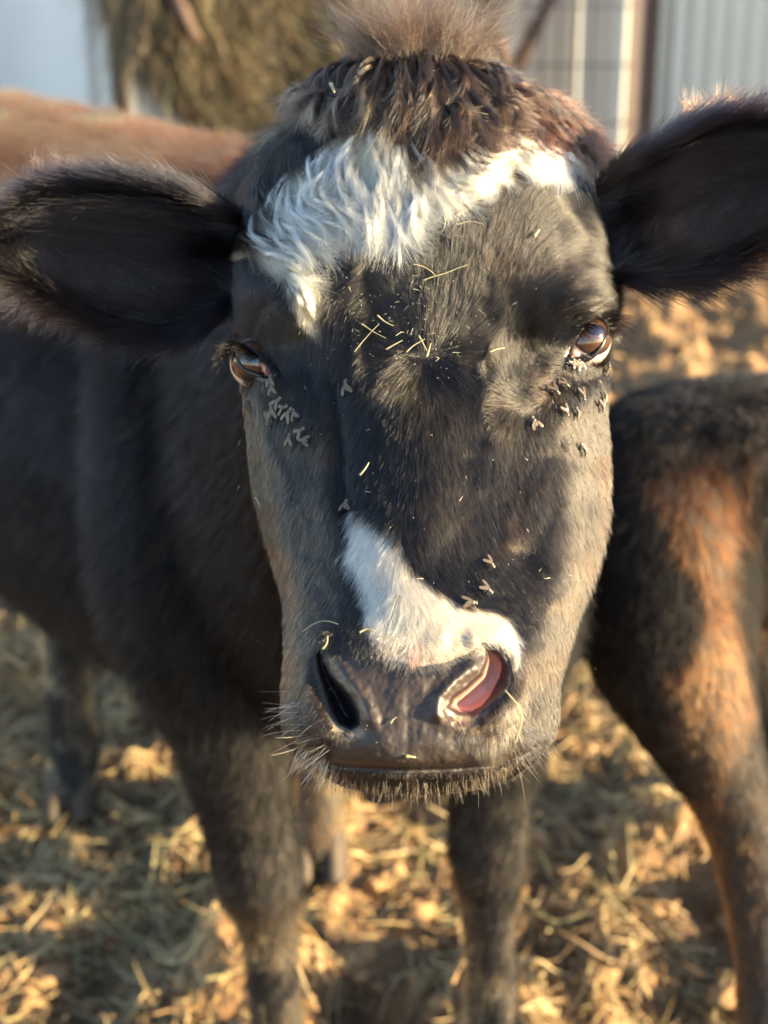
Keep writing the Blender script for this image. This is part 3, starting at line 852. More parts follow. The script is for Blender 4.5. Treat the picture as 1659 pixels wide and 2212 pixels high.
def head_roots(n):
    k = np.searchsorted(cdf, rng.uniform(0, 1, n)); i = k // (NU - 1); j = k % (NU - 1)
    s = rng.uniform(0, 1, n)[:, None]; t = rng.uniform(0, 1, n)[:, None]
    def bl(A):
        A = A if A.ndim == 3 else A[..., None]
        return (A[i, j] * (1 - s) + A[i, j + 1] * s) * (1 - t) + (A[i + 1, j] * (1 - s) + A[i + 1, j + 1] * s) * t
    return bl(HEADW), unit(bl(HEADN)), bl(RX)[:, 0], bl(RY)[:, 0], j >= NF


N_FACE = 460000
P0, N0, X0, Y0, BK = head_roots(N_FACE)
bare = inside(X0, Y0, PAD)
for poly in (EYE_L, EYE_R, NOS_L, NOS_R):
    bare |= inside(X0, Y0, poly) | (dist_line(X0, Y0, poly, True) < 5)
bare |= (dist_line(X0, Y0, MOUTH) < 4) & (np.abs(X0 - 885) < 150)
bare |= (dist_line(X0, Y0, [(985, 1565), (1030, 1580)]) < 22) & (rng.uniform(0, 1, len(X0)) < .8)
keep = ~bare | BK
P0, N0, X0, Y0, BK = P0[keep], N0[keep], X0[keep], Y0[keep], BK[keep]
n = len(P0)
fl = raster(FLOW, X0, Y0)
size_w = np.where(Y0 > 1350, 7.0, 10.0)
cxm, cym = clumps(X0, Y0, 8.0, 3)
nd = (fbm(X0 / 45, Y0 / 45, 3, 21) - 0.45) * 0.35 + rng.normal(0, 0.07, n) + (hash2(np.floor(cxm), np.floor(cym), 4) - 0.5) * 0.22
ang = np.arctan2(fl[:, 1], fl[:, 0]) + nd
L = fl[:, 2] / 1000 * rng.uniform(0.65, 1.15, n) * 1.0
wh = (inside(X0 + rng.normal(0, 4, n), Y0 + rng.normal(0, 5, n), NOSEW)) & ~BK
wtop = (inside(X0 + rng.normal(0, 5, n), Y0 + rng.normal(0, 5, n), WHITE_TOP)) & ~BK
L = np.where(wtop, L * 1.3, L)
lift = fl[:, 3] * rng.uniform(0.4, 1.1, n) + 0.02
TX = EXR[None] * np.cos(ang)[:, None] + EXD[None] * np.sin(ang)[:, None]
T = unit(TX - (TX * N0).sum(-1, keepdims=True) * N0)
npt = 5
# later points keep to the flow further on, and lean in to the tuft centre
pts = np.zeros((n, npt, 3)); pts[:, 0] = P0 - N0 * 0.0008
cur = P0.copy(); xx, yy = X0.copy(), Y0.copy()
dvec = (np.stack([cxm - X0, cym - Y0], -1) * K * 0.8)
for k in range(1, npt):
    s = k / (npt - 1)
    h = lift * (1.35 - 0.9 * s)
    cur = cur + (T + N0 * h[:, None]) * (L / (npt - 1))[:, None]
    pts[:, k] = cur + (EXR[None] * dvec[:, :1] + EXD[None] * dvec[:, 1:]) * (s ** 1.5) * 0.35
    d_ = L / (npt - 1) / (K * 0.8)
    xx = xx + np.cos(ang) * d_; yy = yy + np.sin(ang) * d_
    f2 = raster(FLOW, xx, yy); ang = np.arctan2(f2[:, 1], f2[:, 0]) + nd
    TX = EXR[None] * np.cos(ang)[:, None] + EXD[None] * np.sin(ang)[:, None]
    T = unit(TX - (TX * N0).sum(-1, keepdims=True) * N0)
tint = np.tile(np.array([0.052, 0.046, 0.044]), (n, 1)) * rng.uniform(0.6, 1.5, (n, 1))
warm = sstep(0.45, 0.75, fbm(X0 / 120, Y0 / 120, 3, 55))[:, None] * 0.5
tint = tint * (1 - warm) + tint * np.array([1.9, 1.3, .9]) * warm
tint = tint * (0.7 + .6 * hash2(np.floor(cxm * 2), np.floor(cym * 2), 8))[:, None]
brn = (sstep(735, 690, X0) + sstep(1050, 1110, X0)) * sstep(780, 900, Y0) + 1.3 * np.exp(-((X0 - 945 - (Y0 - 900) * .08) / 60) ** 2) * sstep(800, 860, Y0) * sstep(1280, 1150, Y0)
tint = tint * (1 + brn[:, None] * np.array([.55, .52, .38]))
tip = tint * 1.3
gold = (np.exp(-((X0 - 880) ** 2 / 60 ** 2 + (Y0 - 825) ** 2 / 40 ** 2)) > rng.uniform(0, 1, n) * 1.1)
tip[gold] = np.array([0.50, 0.40, 0.27])
WC = np.array([0.95, 0.89, 0.74])
tint[wh | wtop] = WC * rng.uniform(0.80, 1.0, ((wh | wtop).sum(), 1)); tip[wh | wtop] = WC * 0.97
tint[wtop] *= np.array([.74, .67, .57]); tip[wtop] *= np.array([.85, .79, .70])  # yellowed undercoat, darkened further to paint shade between the locks
# grizzled hair where the white runs out over the nose and beside the right nostril
gz = ((np.exp(-(dist_line(X0, Y0, [(820, 1395), (880, 1425), (950, 1425), (1020, 1400)]) / 22) ** 2) > rng.uniform(0, 1, n) * 1.2)
      | (np.exp(-(dist_line(X0, Y0, [(1100, 1530), (1090, 1590), (1075, 1640)]) / 28) ** 2) > rng.uniform(0, 1, n) * 1.3)
      | (np.exp(-(dist_line(X0, Y0, [(885, 1675), (895, 1700)]) / 14) ** 2) > rng.uniform(0, 1, n) * 1.2)) & ~BK
tint[gz] = np.array([0.5, 0.44, 0.36]) * rng.uniform(.5, 1.3, (gz.sum(), 1)); tip[gz] = np.array([0.6, 0.54, 0.45])
rad = np.where(wh | wtop | gz, 0.00010, 0.000095) * rng.uniform(0.7, 1.2, n)
rad = np.where(Y0 > 1380, rad * 0.75, rad)
chin = (Y0 > 1655) & ~gz
tint[chin] *= .6; tip[chin] *= .7
fur = curves_obj('face_fur', pts, rad, M_FUR, cow, tint=tint, tip=tip)

# ------------------------------------------------------------------ long hair: forelock, topknot
LOCKF = [  # flow of the long hair
 (880, 120, 0, 1), (800, 140, -.5, .85), (720, 190, -.6, .8), (650, 270, -.6, .8), (590, 370, -.5, .85), (540, 450, -.4, .9), (960, 150, .35, .9), (1040, 190, .7, .7),
 (1120, 230, .8, .55), (1200, 280, .8, .6), (1260, 330, .7, .7), (890, 220, .1, 1), (820, 250, -.35, .94), (740, 330, -.45, .9), (960, 260, .25, .97), (1010, 300, .5, .85),
 (840, 330, -.1, 1), (850, 420, .1, 1), (800, 400, .1, 1), (850, 500, .25, .97), (760, 440, .55, .83), (700, 400, -.2, .95), (640, 430, -.2, .95), (700, 470, .9, .4), (640, 500, .8, .5), (590, 500, .0, 1),
 (560, 540, .8, .55), (620, 560, .9, .42), (690, 590, .9, .45), (620, 620, .6, .75), (670, 660, .45, .9), (690, 700, .2, 1), (930, 380, .2, .98), (960, 430, .75, .65), (1020, 430, .95, .2), (1000, 370, .7, .7),
 (1080, 380, .9, -.3), (1080, 320, .6, .75), (1130, 340, .7, .7), (1180, 370, .8, .6), (1230, 400, .8, .6), (1110, 390, .9, -.2), (890, 430, .3, .95)]
num = np.zeros(FX.shape + (2,)); den = np.zeros(FX.shape)
for gx, gy, dx, dy in LOCKF:
    l = math.hypot(dx, dy); w = 1.0 / (((FX - gx) ** 2 + (FY - gy) ** 2) + 200.0) ** 1.8
    num += w[..., None] * np.array([dx / l, dy / l]); den += w
LF = num / den[..., None]


def locks(x, y, Lpx, h, npt, clsize, clf, wav, seed, name, tint, tip, rad, jit=0.10, spread=0.25):
    n = len(x)
    cx, cy = clumps(x, y, clsize, seed)
    hc = hash2(np.floor(cx * 3), np.floor(cy * 3), seed + 2); hc2 = hash2(np.floor(cx * 3), np.floor(cy * 3), seed + 9)
    Lc = Lpx * (0.7 + 0.6 * hc)
    curl = (hc2 - 0.5) * wav
    ccx, ccy = cx.copy(), cy.copy(); ox, oy = x - cx, y - cy
    out = np.zeros((n, npt, 3))
    ja = rng.normal(0, jit, n)
    for k in range(npt):
        s = k / (npt - 1)
        q = 1 - clf * s ** 1.2
        px = ccx + ox * q; py = ccy + oy * q
        z = raster(ZR, px, py); N = unit(raster(NR, px, py))
        hh = h * (np.sin(min(s * 1.25, 1.0) * np.pi / 2) * (1 - 0.35 * s)) * (0.35 + hc * 0.9)
        out[:, k] = PW(px, py, z + 0.002 * (1 - s)) + N * hh[:, None] + rng.normal(0, 0.00025, (n, 3)) * s
        f2 = raster(LF, ccx, ccy)
        a = np.arctan2(f2[:, 1], f2[:, 0]) + curl * (0.4 + 1.2 * s) + (fbm(cx / 50, cy / 50, 2, seed) - 0.4) * 0.5 + ja * (1 + 2 * s)
        st = Lc / (npt - 1) * rng.uniform(.97, 1.03, n)
        ccx = ccx + np.cos(a) * st; ccy = ccy + np.sin(a) * st
    return curves_obj(name, out, rad, M_FUR, cow, tint=tint, tip=tip)


def poly_points(poly, n):
    poly = np.array(poly, float); lo = poly.min(0); hi = poly.max(0)
    x = rng.uniform(lo[0], hi[0], n * 3); y = rng.uniform(lo[1], hi[1], n * 3)
    m = inside(x, y, poly); return x[m][:n], y[m][:n]


WL_P = [(800, 255), (850, 232), (900, 280), (950, 330), (960, 390), (900, 410), (870, 420), (840, 430), (790, 430), (740, 455), (690, 470), (640, 495), (610, 540), (640, 580), (660, 630), (655, 650), (620, 610), (565, 566), (538, 545), (545, 500), (580, 430), (640, 362), (710, 305)]
x, y = poly_points(WL_P, 17000)
n = len(x)
Lp = 90 + 55 * np.exp(-((x - 840) ** 2 + (y - 400) ** 2) / 90 ** 2)
Lp = np.where(y > 520, 75, Lp)
tint = WC * rng.uniform(0.8, 1.0, (n, 1)) * np.where((fbm(x / 30, y / 30, 3, 66) > 0.52)[:, None], np.array([1.0, .93, .80]), np.array([1, 1, 1.0]))
locks(x, y, Lp, 0.005, 10, 19, 0.86, 0.9, 41, 'white_forelock', tint, tint * np.array([1, .98, .93]), 0.00013 * rng.uniform(.7, 1.2, n))
x, y = poly_points([(985, 300), (1035, 282), (1100, 286), (1165, 310), (1208, 345), (1190, 365), (1112, 355), (1070, 372), (1010, 400), (955, 405), (950, 340)], 9000)
n = len(x); tint = WC * rng.uniform(0.8, 1.0, (n, 1))
locks(x, y, np.full(n, 90.0), 0.007, 9, 18, 0.85, 1.0, 47, 'white_brow_lock', tint, tint, 0.00013 * rng.uniform(.7, 1.2, n))

DK_P = [(700, 175), (770, 125), (850, 105), (930, 105), (1000, 120), (1080, 160), (1160, 205), (1230, 265), (1290, 335), (1270, 350), (1200, 320), (1120, 280), (1040, 270), (975, 280), (930, 270), (880, 230), (835, 190), (765, 225), (692, 278), (628, 330), (590, 400), (548, 470), (512, 500), (520, 430), (570, 330), (630, 250)]
x, y = poly_points(DK_P, 30000); n = len(x)
Lp = np.where((x > 840) & (x < 1030), 130, 95) * rng.uniform(.7, 1.2, n)
tb = np.array([0.028, 0.019, 0.015]); rb = np.array([0.20, 0.12, 0.09])
red = sstep(950, 1150, x)[:, None] * 0.8
tint = (tb * (1 - red) + rb * red) * rng.uniform(.6, 1.4, (n, 1))
cxa, cya = clumps(x, y, 17.0, 51); hh_ = hash2(np.floor(cxa * 3), np.floor(cya * 3), 77)
mid_ = np.exp(-((x - 890) ** 2) / 160 ** 2) * sstep(90, 130, y)
blch = (hh_ < 0.55 * mid_ + 0.10)[:, None]
tip = np.where(blch, np.array([0.34, 0.25, 0.17]) * rng.uniform(.5, 1.1, (n, 1)), tint * 1.6)
locks(x, y, Lp, 0.008, 11, 17, 0.86, 1.2, 51, 'topknot', tint, tip, 0.00015 * rng.uniform(.7, 1.2, n), jit=0.07)

def ropes(name, x, y, Lpx, nh, r0, h, wav, cols, tipcols, rad, seed):
    """separate twisted strands, each a tapering bundle of hairs"""
    g = np.random.default_rng(seed); m = len(x); npt = 12
    xx = np.repeat(x, nh); yy = np.repeat(y, nh); nn_ = m * nh
    L_ = np.repeat(Lpx * g.uniform(.65, 1.3, m), nh) * g.uniform(.8, 1.05, nn_)
    ph = np.repeat(g.uniform(0, 6.28, m), nh); wv = np.repeat(g.uniform(.3, 1, m) * wav, nh); cu = np.repeat(g.normal(0, .24, m), nh) + g.normal(0, .06, nn_)
    hh = np.repeat(h * g.uniform(.35, 1.3, m), nh)
    ra_ = np.sqrt(g.uniform(0, 1, nn_)) * r0; aa_ = g.uniform(0, 6.28, nn_)
    cx, cy = xx.copy(), yy.copy(); out = np.zeros((nn_, npt, 3)); fray = g.normal(0, .8, nn_)
    for k in range(npt):
        q = k / (npt - 1); w_ = (0.25 + .75 * min(1, q / .3)) * (1 - .55 * q) + .9 * max(0, q - .55)
        dx = np.cos(aa_ + q * 2) * ra_ * w_; dy = np.sin(aa_ + q * 2) * ra_ * w_
        z = raster(ZR, cx, cy); N = unit(raster(NR, cx, cy))
        out[:, k] = PW(cx + dx, cy + dx * 0, z) + N * (hh * math.sin(min(1, q * 1.6) * np.pi / 2) * (1 - .45 * q) + 0.0002 + dy * K * .8)[:, None]
        f2 = raster(LF, cx, cy)
        a = np.arctan2(f2[:, 1], f2[:, 0]) + wv * np.sin(ph + q * 7) + cu * q * 2 + fray * max(0, q - .35)
        cx = cx + np.cos(a) * L_ / (npt - 1); cy = cy + np.sin(a) * L_ / (npt - 1)
    ci = g.integers(0, len(cols), m); t0 = np.repeat(np.array(cols)[ci] * g.uniform(.75, 1.15, (m, 1)), nh, 0) * g.uniform(.8, 1.1, (nn_, 1)) * (0.86 if 'white' in name else 1.0)  # white strands get darker roots, painting in the shade between locks
    t1 = np.repeat(np.array(tipcols)[g.integers(0, len(tipcols), m)] * g.uniform(.7, 1.15, (m, 1)), nh, 0)
    return curves_obj(name, out, rad * g.uniform(.7, 1.2, nn_), M_FUR, cow, tint=t0, tip=t1)


x, y = poly_points(WL_P, 290)
ropes('white_strands', x, y, np.where(y > 520, 70.0, 125.0), 40, 7.5, .0075, .16, [(.95, .91, .80), (.90, .83, .68), (.95, .93, .88), (.85, .76, .6)], [(.95, .91, .80), (.90, .82, .66)], .00013, 5)
x, y = poly_points([(985, 300), (1035, 282), (1100, 286), (1165, 310), (1208, 345), (1190, 365), (1112, 355), (1070, 372), (1010, 400), (955, 405), (950, 340)], 140)
ropes('white_strands', x, y, np.full(len(x), 90.0), 40, 7.5, .008, .2, [(.95, .9, .8), (.92, .84, .66)], [(.95, .9, .8), (.85, .75, .55)], .00013, 6)
x, y = poly_points([(700, 180), (770, 130), (850, 112), (930, 108), (1000, 125), (1050, 165), (1090, 200), (1040, 250), (960, 240), (880, 200), (820, 180), (740, 240)], 330)
ropes('topknot_strands', x, y, np.where(np.abs(x - 930) < 90, 165.0, 120.0), 32, 5.5, .015, .26, [(.10, .07, .055), (.06, .05, .045), (.16, .11, .08)], [(.42, .31, .21), (.18, .12, .09), (.10, .07, .055), (.52, .41, .29), (.12, .08, .06), (.08, .06, .05)], .00014, 8)
x, y = poly_points([(1050, 165), (1120, 200), (1190, 250), (1250, 310), (1230, 330), (1150, 280), (1080, 240)], 120)
ropes('topknot_strands', x, y, np.full(len(x), 100.0), 34, 6, .010, .22, [(.14, .085, .07), (.09, .06, .05)], [(.24, .14, .10), (.13, .08, .06)], .00014, 9)

x, y = poly_points([(800, 390), (870, 400), (885, 440), (840, 465), (805, 440)], 45)
ropes('white_strands', x, y, np.full(len(x), 125.0), 40, 7, .006, .12, [(.95, .92, .85)], [(.95, .92, .85)], .00012, 12)
# tuft standing up behind the poll
def free_hair(name, P, D, L, G, npt, rad, tint, tip, parent, cl=None, wob=0.15, mat=None):
    """hairs from P along D, bending to G"""
    n = len(P); pts = np.zeros((n, npt, 3)); pts[:, 0] = P; cur = P.copy(); d = unit(D)
    wv = rng.normal(0, wob, (n, 3))
    for k in range(1, npt):
        s = k / (npt - 1)
        d = unit(d + G * 0.35 + wv * 0.35); cur = cur + d * (L / (npt - 1))[:, None]; pts[:, k] = cur
    if cl is not None:
        ids, f = cl
        m = int(ids.max()) + 1; cnt = np.bincount(ids, minlength=m)[:, None] + 1e-9
        for k in range(1, npt):
            c = np.stack([np.bincount(ids, pts[:, k, a], minlength=m) for a in range(3)], -1) / cnt
            pts[:, k] += (c[ids] - pts[:, k]) * f * (k / (npt - 1)) ** 1.2
    return curves_obj(name, pts, rad, mat or M_FUR, parent, tint=tint, tip=tip)


m = 120; nh = 34
x = np.where(rng.uniform(0, 1, m) < .65, rng.normal(858, 36, m), rng.normal(968, 18, m)); y = rng.uniform(104, 185, m)
z = raster(ZR, x, np.maximum(y, 112)) + rng.uniform(-.002, .04, m)
C0 = PW(x, y, z); n = m * nh
Dm = EXR[None] * ((x - 900) / 520 + rng.normal(0, .20, m))[:, None] - EXD[None] + EXF[None] * rng.uniform(-.35, .4, m)[:, None]
cid = np.repeat(np.arange(m), nh)
P = C0[cid] + rng.normal(0, .0045, (n, 3)); D = unit(Dm)[cid] + rng.normal(0, .07, (n, 3))
G = (EXR[None] * rng.normal(0, .35, m)[:, None] + EXF[None] * rng.normal(0, .2, m)[:, None])[cid]
bl = np.clip(rng.uniform(-.1, 1, m), 0, 1)[cid][:, None]
tint = (np.array([0.05, 0.036, 0.03]) * (1 - bl) + np.array([0.16, 0.115, 0.085]) * bl) * rng.uniform(.7, 1.2, (n, 1))
free_hair('poll_tuft', P, D, ((.022 + .07 * rng.uniform(0, 1, m) ** 1.3)[cid]) * rng.uniform(.6, 1.05, n), G, 8, 0.00014 * rng.uniform(.7, 1.2, n), tint, tint * 2.2, cow, (cid, .5), .34)

# ------------------------------------------------------------------ ears
def ear(top, bot, z_root, z_tip, cup, name, back, label, fringe_col, side):
    """top and bottom outlines run from root to tip"""
    NA, NBr = 60, 36
    t = np.linspace(0, 1, NA)
    T_ = hermite(np.linspace(0, 1, len(top)), np.array(top, float), t); B_ = hermite(np.linspace(0, 1, len(bot)), np.array(bot, float), t)
    b = np.sin(np.linspace(-1, 1, NBr) * np.pi / 2)
    w = (1 + b[None, :]) / 2
    X = T_[:, :1] * (1 - w) + B_[:, :1] * w; Y = T_[:, 1:] * (1 - w) + B_[:, 1:] * w
    zc = z_root + (z_tip - z_root) * t[:, None]
    hl = 0.35 + 0.65 * np.sin(np.clip(t * .85 + .15, 0, 1) * np.pi)
    Zf = zc + cup * (1 - b[None, :] ** 2) * hl[:, None] - 0.004 * np.exp(-((b[None, :] - .9) / .15) ** 2) * hl[:, None]
    Zb = Zf + 0.004 + 0.018 * (1 - b[None, :] ** 2)
    Zf = Zf + 0.0030 * np.sin(b[None, :] * 8 + t[:, None] * 2.5) * sstep(0, .25, t[:, None]) * (1 - t[:, None]) + 0.012 * np.exp(-(t[:, None] / .16) ** 2) * (1 - b[None, :] ** 2)
    F3 = PW(X, Y, Zf); B3 = PW(X, Y, Zb)
    v = np.concatenate([F3.reshape(-1, 3), B3.reshape(-1, 3)])
    f = np.concatenate([grid_faces(NA, NBr), grid_faces(NA, NBr, off=NA * NBr)[:, ::-1]])
    o_ = mesh_obj('ear', v, f, M_HIDE, cow)
    o_['label'] = label
    def nrm(A):
        N = unit(np.cross(np.gradient(A, axis=1), np.gradient(A, axis=0)))
        return N
    Nf = nrm(F3); Nf = np.where((Nf @ EXF)[..., None] > 0, -Nf, Nf); Nb = -Nf
    At = unit(np.gradient(F3, axis=0)); Ab = unit(np.gradient(F3, axis=1))
    # inner fur: soft, leaning to the tip and across
    def samp(n, lo=0, hi=1, blo=-1, bhi=1):
        i = np.clip(rng.uniform(lo, hi, n) * (NA - 1), 0, NA - 1.01); j = (np.arcsin(np.clip(rng.uniform(blo, bhi, n), -1, 1)) / (np.pi / 2) + 1) / 2 * (NBr - 1.01)
        return i.astype(int), j.astype(int), i, j
    n = 36000
    i, j, fi, fj = samp(n)
    ti = (fi - i)[:, None]; tj = (fj - j)[:, None]
    P = (F3[i, j] * (1 - ti) + F3[i + 1, j] * ti) * (1 - tj) + (F3[i, j + 1] * (1 - ti) + F3[i + 1, j + 1] * ti) * tj
    bb = b[j][:, None]
    D = At[i, j] * 0.8 + Ab[i, j] * np.where(np.abs(bb) > .8, .9 * bb, -.35 * bb - .2) + Nf[i, j] * (0.6 + .3 * bb ** 2) + rng.normal(0, .16, (n, 3))
    tint = np.tile([0.04, 0.037, 0.044], (n, 1)) * rng.uniform(.3, 2.6, (n, 1))
    gi = np.unique(np.floor(fi / 1.3).astype(int) * 100 + np.floor(fj / 1.6).astype(int), return_inverse=True)[1]
    ln = rng.uniform(.012, .032, n) * (0.8 + .7 * bb[:, 0] ** 2)
    free_hair('ear_fur', P, D, ln, np.zeros((n, 3)), 5, 0.00012 * rng.uniform(.7, 1.2, n), tint, tint * 1.5, o_, (gi, .35), .15)
    # back fur reaching out past the rim all round
    n = 8500
    e_ = rng.uniform(0, 1, n); sgn = np.where(rng.uniform(0, 1, n) < .5, -1, 1)
    tpp = rng.uniform(0, 1, n) < .42
    ii = np.where(tpp, rng.uniform(.86, 1, n), rng.uniform(0.02, 1, n)) * (NA - 1.01); i = ii.astype(int)
    bv_ = np.where(tpp, rng.uniform(-1, 1, n), sgn * rng.uniform(.80, 1, n))
    j = ((np.arcsin(bv_) / (np.pi / 2) + 1) / 2 * (NBr - 1.01)).astype(int)
    P = B3[i, j] + rng.normal(0, .001, (n, 3))
    tt = i / (NA - 1)
    out_dir = Ab[i, j] * np.sign(bv_)[:, None] * np.where(tpp, np.abs(bv_) ** 2, 1)[:, None]
    D = out_dir * 0.55 + At[i, j] * (0.45 + 0.5 * tpp)[:, None] + Nb[i, j] * .25 + rng.normal(0, .14, (n, 3))
    ln = (0.008 + 0.024 * sstep(.3, .9, tt)) * rng.uniform(.3, 1.25, n)
    longm = rng.uniform(0, 1, n) < .07
    ln = np.where(longm & (tt > .4), ln * 1.6, ln)
    q = (sstep(.45, .95, tt) * np.where(longm, 1.0, rng.uniform(.3, 1, n)))[:, None]
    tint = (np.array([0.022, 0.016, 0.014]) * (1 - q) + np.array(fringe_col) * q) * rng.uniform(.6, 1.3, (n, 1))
    gi = np.unique(np.floor(i / 1.5).astype(int) * 100 + (j // 2), return_inverse=True)[1]
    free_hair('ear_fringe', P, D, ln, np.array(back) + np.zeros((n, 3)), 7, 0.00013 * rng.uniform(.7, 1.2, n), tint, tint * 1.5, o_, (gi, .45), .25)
    # long sunlit wisps along the outer half of the upper rim
    m = 34; nh = 16; cid = np.repeat(np.arange(m), nh); n = m * nh
    it = (rng.uniform(.42 if side > 0 else .6, .95, m) * (NA - 1.01)).astype(int); jj = rng.integers(0, 2, m)
    C0 = B3[it, jj][cid] + rng.normal(0, .0016, (n, 3))
    Dw = (-Ab[it, jj] * .8 + At[it, jj] * .35 + rng.normal(0, .16, (m, 3)))[cid] + rng.normal(0, .06, (n, 3))
    Gw = (-EXD * .35 + EXR * rng.normal(.12 * side, .3, m)[:, None])[cid]
    tw = np.array(fringe_col) * 1.35 * rng.uniform(.6, 1.2, (n, 1))
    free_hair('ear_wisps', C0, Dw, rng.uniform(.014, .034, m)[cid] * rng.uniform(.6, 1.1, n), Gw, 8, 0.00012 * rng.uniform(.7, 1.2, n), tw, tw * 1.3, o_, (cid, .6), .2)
    return o_


ear([(535, 470), (480, 432), (400, 402), (300, 386), (200, 388), (110, 412), (45, 460), (18, 520)],
    [(530, 650), (480, 690), (410, 722), (320, 728), (235, 708), (150, 665), (60, 610), (20, 550)],
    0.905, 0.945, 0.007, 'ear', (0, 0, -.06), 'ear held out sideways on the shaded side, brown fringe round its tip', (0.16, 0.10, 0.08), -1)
ear([(1285, 405), (1330, 352), (1390, 322), (1450, 288), (1520, 266), (1610, 258), (1720, 284), (1790, 345)],
    [(1320, 600), (1372, 618), (1430, 608), (1480, 612), (1550, 598), (1620, 560), (1720, 480), (1790, 380)],
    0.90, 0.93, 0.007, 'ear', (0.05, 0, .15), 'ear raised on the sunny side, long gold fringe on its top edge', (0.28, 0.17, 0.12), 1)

# ------------------------------------------------------------------ eyes
M_EYE, nt, out = new_mat("eyeball")
b = node(nt, 'ShaderNodeBsdfPrincipled'); b.inputs['Roughness'].default_value = 0.06; b.inputs['Coat Weight'].default_value = 1.0; b.inputs['Coat Roughness'].default_value = 0.02
at = node(nt, 'ShaderNodeAttribute', attribute_name='eye_colour')
nt.links.new(at.outputs['Color'], b.inputs['Base Color']); nt.links.new(b.outputs[0], out.inputs[0])
M_LID = principled("wet_lid", (0.018, 0.014, 0.014), 0.28, bump=(400, .4, .0005))
M_PINKC = principled("pink_caruncle", (0.60, 0.26, 0.22), 0.25, coat=.5)
for (ex, ey, zc, er, poly), gaze, cpts in ((EYES[0], (1276, 722), [(1232, 766), (1240, 764), (1248, 768)]), (EYES[1], (541, 780), [(580, 808), (575, 796), (568, 786)])):
    C = PW(ex, ey, zc)
    gd = PW(gaze[0], gaze[1], zc - 0.0) - C
    gd = unit(gd * 1.0 - EXF * er * 0.75)
    u = unit(np.cross(gd, [0, 0, 1.0])); w = np.cross(u, gd)
    th = np.linspace(0, np.pi, 80); ph = np.linspace(0, 2 * np.pi, 96, endpoint=False)
    TH, PH = np.meshgrid(th, ph, indexing='ij')
    rr = er * (1 + 0.05 * np.exp(-(TH / .55) ** 2))
    V = C + rr[..., None] * (np.cos(TH)[..., None] * gd + np.sin(TH)[..., None] * (np.cos(PH)[..., None] * u + np.sin(PH)[..., None] * w))
    e_o = mesh_obj('eyeball', V.reshape(-1, 3), grid_faces(80, 96, True), M_EYE, cow)
    a = np.sin(TH) * np.cos(PH); c = np.sin(TH) * np.sin(PH)
    pup = ((a / .42) ** 2 + (c / .20) ** 2) < 1
    cc = np.zeros(TH.shape + (3,))
    streak = fbm(PH * 9, TH * 3, 3, 5)[..., None]
    iris = np.array([0.055, 0.024, 0.014]) * (0.5 + streak)
    cc[:] = np.array([0.62, 0.50, 0.46])
    cc = np.where((TH < 0.95)[..., None], iris, cc)
    cc = np.where(((TH > 0.86) & (TH < 0.99))[..., None], np.array([0.02, 0.014, 0.014]), cc)
    cc = np.where(pup[..., None] & (TH < 1)[..., None], np.array([0.006, 0.006, 0.012]), cc)
    A = e_o.data.attributes.new('eye_colour', 'FLOAT_COLOR', 'POINT'); c4 = np.ones(TH.shape + (4,), np.float32); c4[..., :3] = cc
    A.data.foreach_set('color', c4.ravel())
    # lid rim
    pl = np.array(poly + [poly[0]], float); tt = np.linspace(0, len(poly), 120, endpoint=False)
    q = hermite(np.arange(len(poly) + 1.), pl, tt)
    rp = np.hypot(q[:, 0] - ex, q[:, 1] - ey) * K * zc
    zz = zc - np.sqrt(np.maximum((er * 1.07) ** 2 - rp ** 2, (er * .15) ** 2))
    RC = PW(q[:, 0], q[:, 1], zz)
    tg = unit(np.roll(RC, -1, 0) - np.roll(RC, 1, 0)); rad_ = unit(RC - C); sd = np.cross(tg, rad_)
    aa = np.linspace(0, 2 * np.pi, 10, endpoint=False); rt = 0.0011
    V = RC[:, None] + rt * (np.cos(aa)[None, :, None] * rad_[:, None] + np.sin(aa)[None, :, None] * sd[:, None] * 1.3)
    V = np.concatenate([V, V[:1]], 0)
    mesh_obj('eyelid', V.reshape(-1, 3), grid_faces(len(V), 10, True), M_LID, cow)
    # caruncle in the inner corner
    cp = np.array(cpts, float); V = []
    for (qx, qy) in cp:
        rp = math.hypot(qx - ex, qy - ey) * K * zc
        V.append(PW(qx, qy, zc - math.sqrt(max((er * 1.0) ** 2 - rp * rp, (er * .2) ** 2))))
    V = np.array(V)
    cv_, cf_ = chain([(*V[0], .0019, .0019), (*V[1], .0028, .0026), (*V[2], .0015, .0015)], n=14)
    mesh_obj('tear_corner', cv_, cf_, M_PINKC, cow)
    # lashes
    upi = [k for k, (qx, qy) in enumerate(q) if (qy < ey - 14 and (qx > 1240 or ex < 900) and (ex > 900 or qx < 572))]
    k = rng.choice(upi, 260)
    Pl = RC[k] + rad_[k] * .0006
    outx = np.sign(ex - 900)
    D = rad_[k] * .8 + EXR * outx * .7 - EXD * .05 + rng.normal(0, .16, (260, 3)) - EXF * .2
    tl = np.tile([0.02, 0.016, 0.014], (260, 1))
    free_hair('eyelashes', Pl, D, rng.uniform(.008, .02, 260), EXD * .5 + np.zeros((260, 3)), 6, np.full(260, .00013), tl, tl * 2, cow, None, .1)

